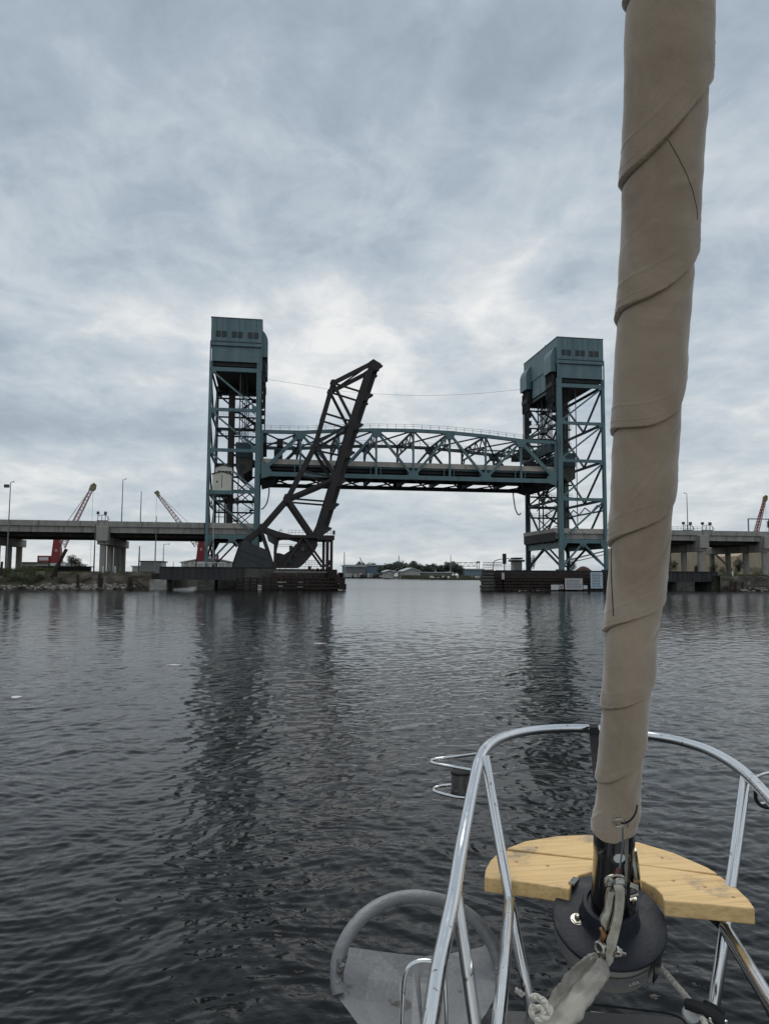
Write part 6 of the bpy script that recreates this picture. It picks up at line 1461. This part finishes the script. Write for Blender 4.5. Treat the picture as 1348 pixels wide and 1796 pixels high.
# furling line, block
loose('furling_line', [(1140, 1680, 1.64), (1162, 1702, 1.61), (1190, 1734, 1.57), (1212, 1760, 1.54), (1222, 1775, 1.52), (1232, 1788, 1.5), (1240, 1810, 1.47)], 0.0066, ropew, 'thin white furling line leading from the drum to the block', 'rope')
bl = empty('block', tuple(pt(1212, 1776, 1.53)), 'small white and black pulley block at the lower right', 'pulley block')
MB().lathe(pt(1211, 1778, 1.54), fw*-0.7+UP*0.7, [(0.004, -0.006), (0.017, -0.006), (0.0175, 0.0), (0.017, 0.006), (0.004, 0.006)], 28).build('sheave', white, bl, smooth=True)
slab([(1200, 1760, 1.525, .008), (1215, 1764, 1.52, .012), (1235, 1772, 1.51, .011), (1256, 1786, 1.5, .012), (1272, 1800, 1.49, .010)], 0, 0.009, 'cheek', strapb, bl)
slab([(1232, 1757, 1.55, .004), (1250, 1768, 1.54, .008), (1268, 1782, 1.53, .009)], 0, 0.006, 'strap', strapb, bl)
for (px, py) in ((1244, 1788), (1272, 1792)): MB().lathe(pt(px, py, 1.485), -fw, [(0.004, 0), (0.003, 0.003)], 12).build('rivet', steel, bl, smooth=True)
# black strap on pulpit
st_ = empty('black_strap', tuple(pt(1043, 1275, 2.3)), 'flat black webbing strap hanging from the pulpit rail beside the sail', 'strap')
def flat(pts, name, parent, mt, th_=0.002):
    L3 = [pt(*p[0]) for p in pts]; R3_ = [pt(*p[1]) for p in pts]; n = len(pts); off_ = fw*th_
    vs = L3+R3_+[v+off_ for v in L3]+[v+off_ for v in R3_]; fs = []
    for i in range(n-1): fs += [(i, i+1, n+i+1, n+i), (2*n+i, 3*n+i, 3*n+i+1, 2*n+i+1), (i, 2*n+i, 2*n+i+1, i+1), (n+i, n+i+1, 3*n+i+1, 3*n+i)]
    fs += [(0, n, 3*n, 2*n), (n-1, 3*n-1, 4*n-1, 2*n-1)]
    return MB().add(vs, fs).build(name, mt, parent)
flat([((1033, 1270, 2.31), (1048, 1270, 2.31)), ((1033, 1276, 2.29), (1049, 1276, 2.29)), ((1033.5, 1290, 2.285), (1051, 1290, 2.285)), ((1036, 1320, 2.25), (1052, 1320, 2.25)), ((1039, 1350, 2.2), (1052, 1350, 2.2)), ((1042, 1372, 2.15), (1050, 1375, 2.15))], 'webbing', st_, strapb)
MB().lathe(pt(1045.5, 1363, 2.16), -fw, [(0.004, 0), (0.003, 0.002)], 10).build('snap', steel, st_)

# ---------------- anchor
an = empty('anchor', tuple(pt(730, 1720, 1.62)), 'galvanised grey anchor with a round hoop, hanging at the bow', 'anchor')
hoop = [(594, 1742, 1.58), (591, 1722, 1.59), (592, 1685, 1.61), (606, 1648, 1.63), (631, 1613, 1.66), (666, 1587, 1.69), (706, 1574, 1.71), (748, 1574, 1.72), (790, 1586, 1.73), (828, 1610, 1.73), (856, 1644, 1.72), (872, 1680, 1.70), (878, 1712, 1.68), (877, 1740, 1.66)]
MB().tube(smooth_path([pt(*p) for p in hoop], 8), 0.0148, 24).build('roll_bar', galv, an, smooth=True)
# fluke: concave plate, lofted
rows = [[(612, 1661, 1.72), (660, 1668, 1.745), (710, 1674, 1.75), (745, 1677, 1.755), (790, 1672, 1.76), (840, 1662, 1.76), (870, 1650, 1.76)],
        [(608, 1685, 1.67), (655, 1700, 1.70), (705, 1712, 1.715), (740, 1715, 1.72), (785, 1710, 1.72), (840, 1700, 1.71), (875, 1695, 1.70)],
        [(598, 1712, 1.62), (645, 1718, 1.655), (700, 1722, 1.68), (735, 1725, 1.685), (780, 1724, 1.68), (835, 1716, 1.66), (874, 1722, 1.64)],
        [(586, 1740, 1.58), (640, 1756, 1.60), (700, 1766, 1.62), (740, 1768, 1.625), (780, 1766, 1.62), (830, 1756, 1.61), (866, 1752, 1.60)],
        [(610, 1772, 1.54), (650, 1790, 1.55), (700, 1800, 1.56), (740, 1803, 1.56), (778, 1800, 1.56), (815, 1790, 1.56), (850, 1780, 1.56)],
        [(636, 1808, 1.49), (660, 1822, 1.5), (700, 1836, 1.5), (735, 1840, 1.5), (770, 1836, 1.5), (800, 1825, 1.5), (826, 1812, 1.5)]]
vs = []; fs = []; nr, nc = len(rows), 7
for r_ in rows: vs += [pt(*p) for p in r_]
off_ = (fw*0.8-UP*0.6).normalized()*0.008
vs += [v+off_ for v in vs[:]]; n0 = nr*nc
for i in range(nr-1):
    for k in range(nc-1):
        a = i*nc+k; fs += [(a, a+nc, a+nc+1, a+1), (n0+a, n0+a+1, n0+a+nc+1, n0+a+nc)]
for i in range(nr-1):
    for k in (0, nc-1): a = i*nc+k; fs.append((a, a+nc, n0+a+nc, n0+a))
for k in range(nc-1):
    for i in (0, nr-1): a = i*nc+k; fs.append((a, a+1, n0+a+1, n0+a))
o = MB().add(vs, fs).build('fluke', galv, an, smooth=False)
MB().prism([pt(*p) for p in ((724, 1704, 1.60), (735, 1704, 1.62), (742, 1800, 1.42), (745, 1860, 1.35), (718, 1860, 1.35))], fw*0.014).build('shank', galv, an, bevel=0.002)
# teak plugs over the seat screws
plugm = mat('teak_plug', (0.42, 0.25, 0.10), 0.5, 0, (0.34, 0.2, 0.08), 60)
for (px, py) in ((905, 1512), (960, 1519), (1180, 1545), (1235, 1556), (940, 1487), (1160, 1505), (1285, 1574)):
    MB().lathe(atz(px, py, ZS-0.0005), (0, 0, 1), [(0.0045, 0), (0.0045, 0.0011), (0.002, 0.0013)], 14).build('screw_plug', plugm, boat)
# weld crust where the hoop meets the plate, bolt and lug on the anchor
m = MB()
for k in range(26):
    t = k/25; p = pt(599+3*math.sin(k*1.7)-8*t, 1690+45*t, 1.60-0.02*t); r_ = 0.0035+0.0025*random.random()
    m.lathe(p-fw*r_, -fw, [(r_, -r_), (r_*1.1, 0), (r_*0.7, r_*0.7), (0.0001, r_)], 8)
m.build('weld_bead', galv, an, smooth=True)
m = MB()
for k in range(20):
    t = k/19; p = pt(873+3*math.sin(k*2.1), 1694+40*t, 1.655-0.02*t); r_ = 0.003+0.0025*random.random()
    m.lathe(p-fw*r_, -fw, [(r_, -r_), (r_*1.1, 0), (r_*0.7, r_*0.7), (0.0001, r_)], 8)
m.build('weld_bead', galv, an, smooth=True)
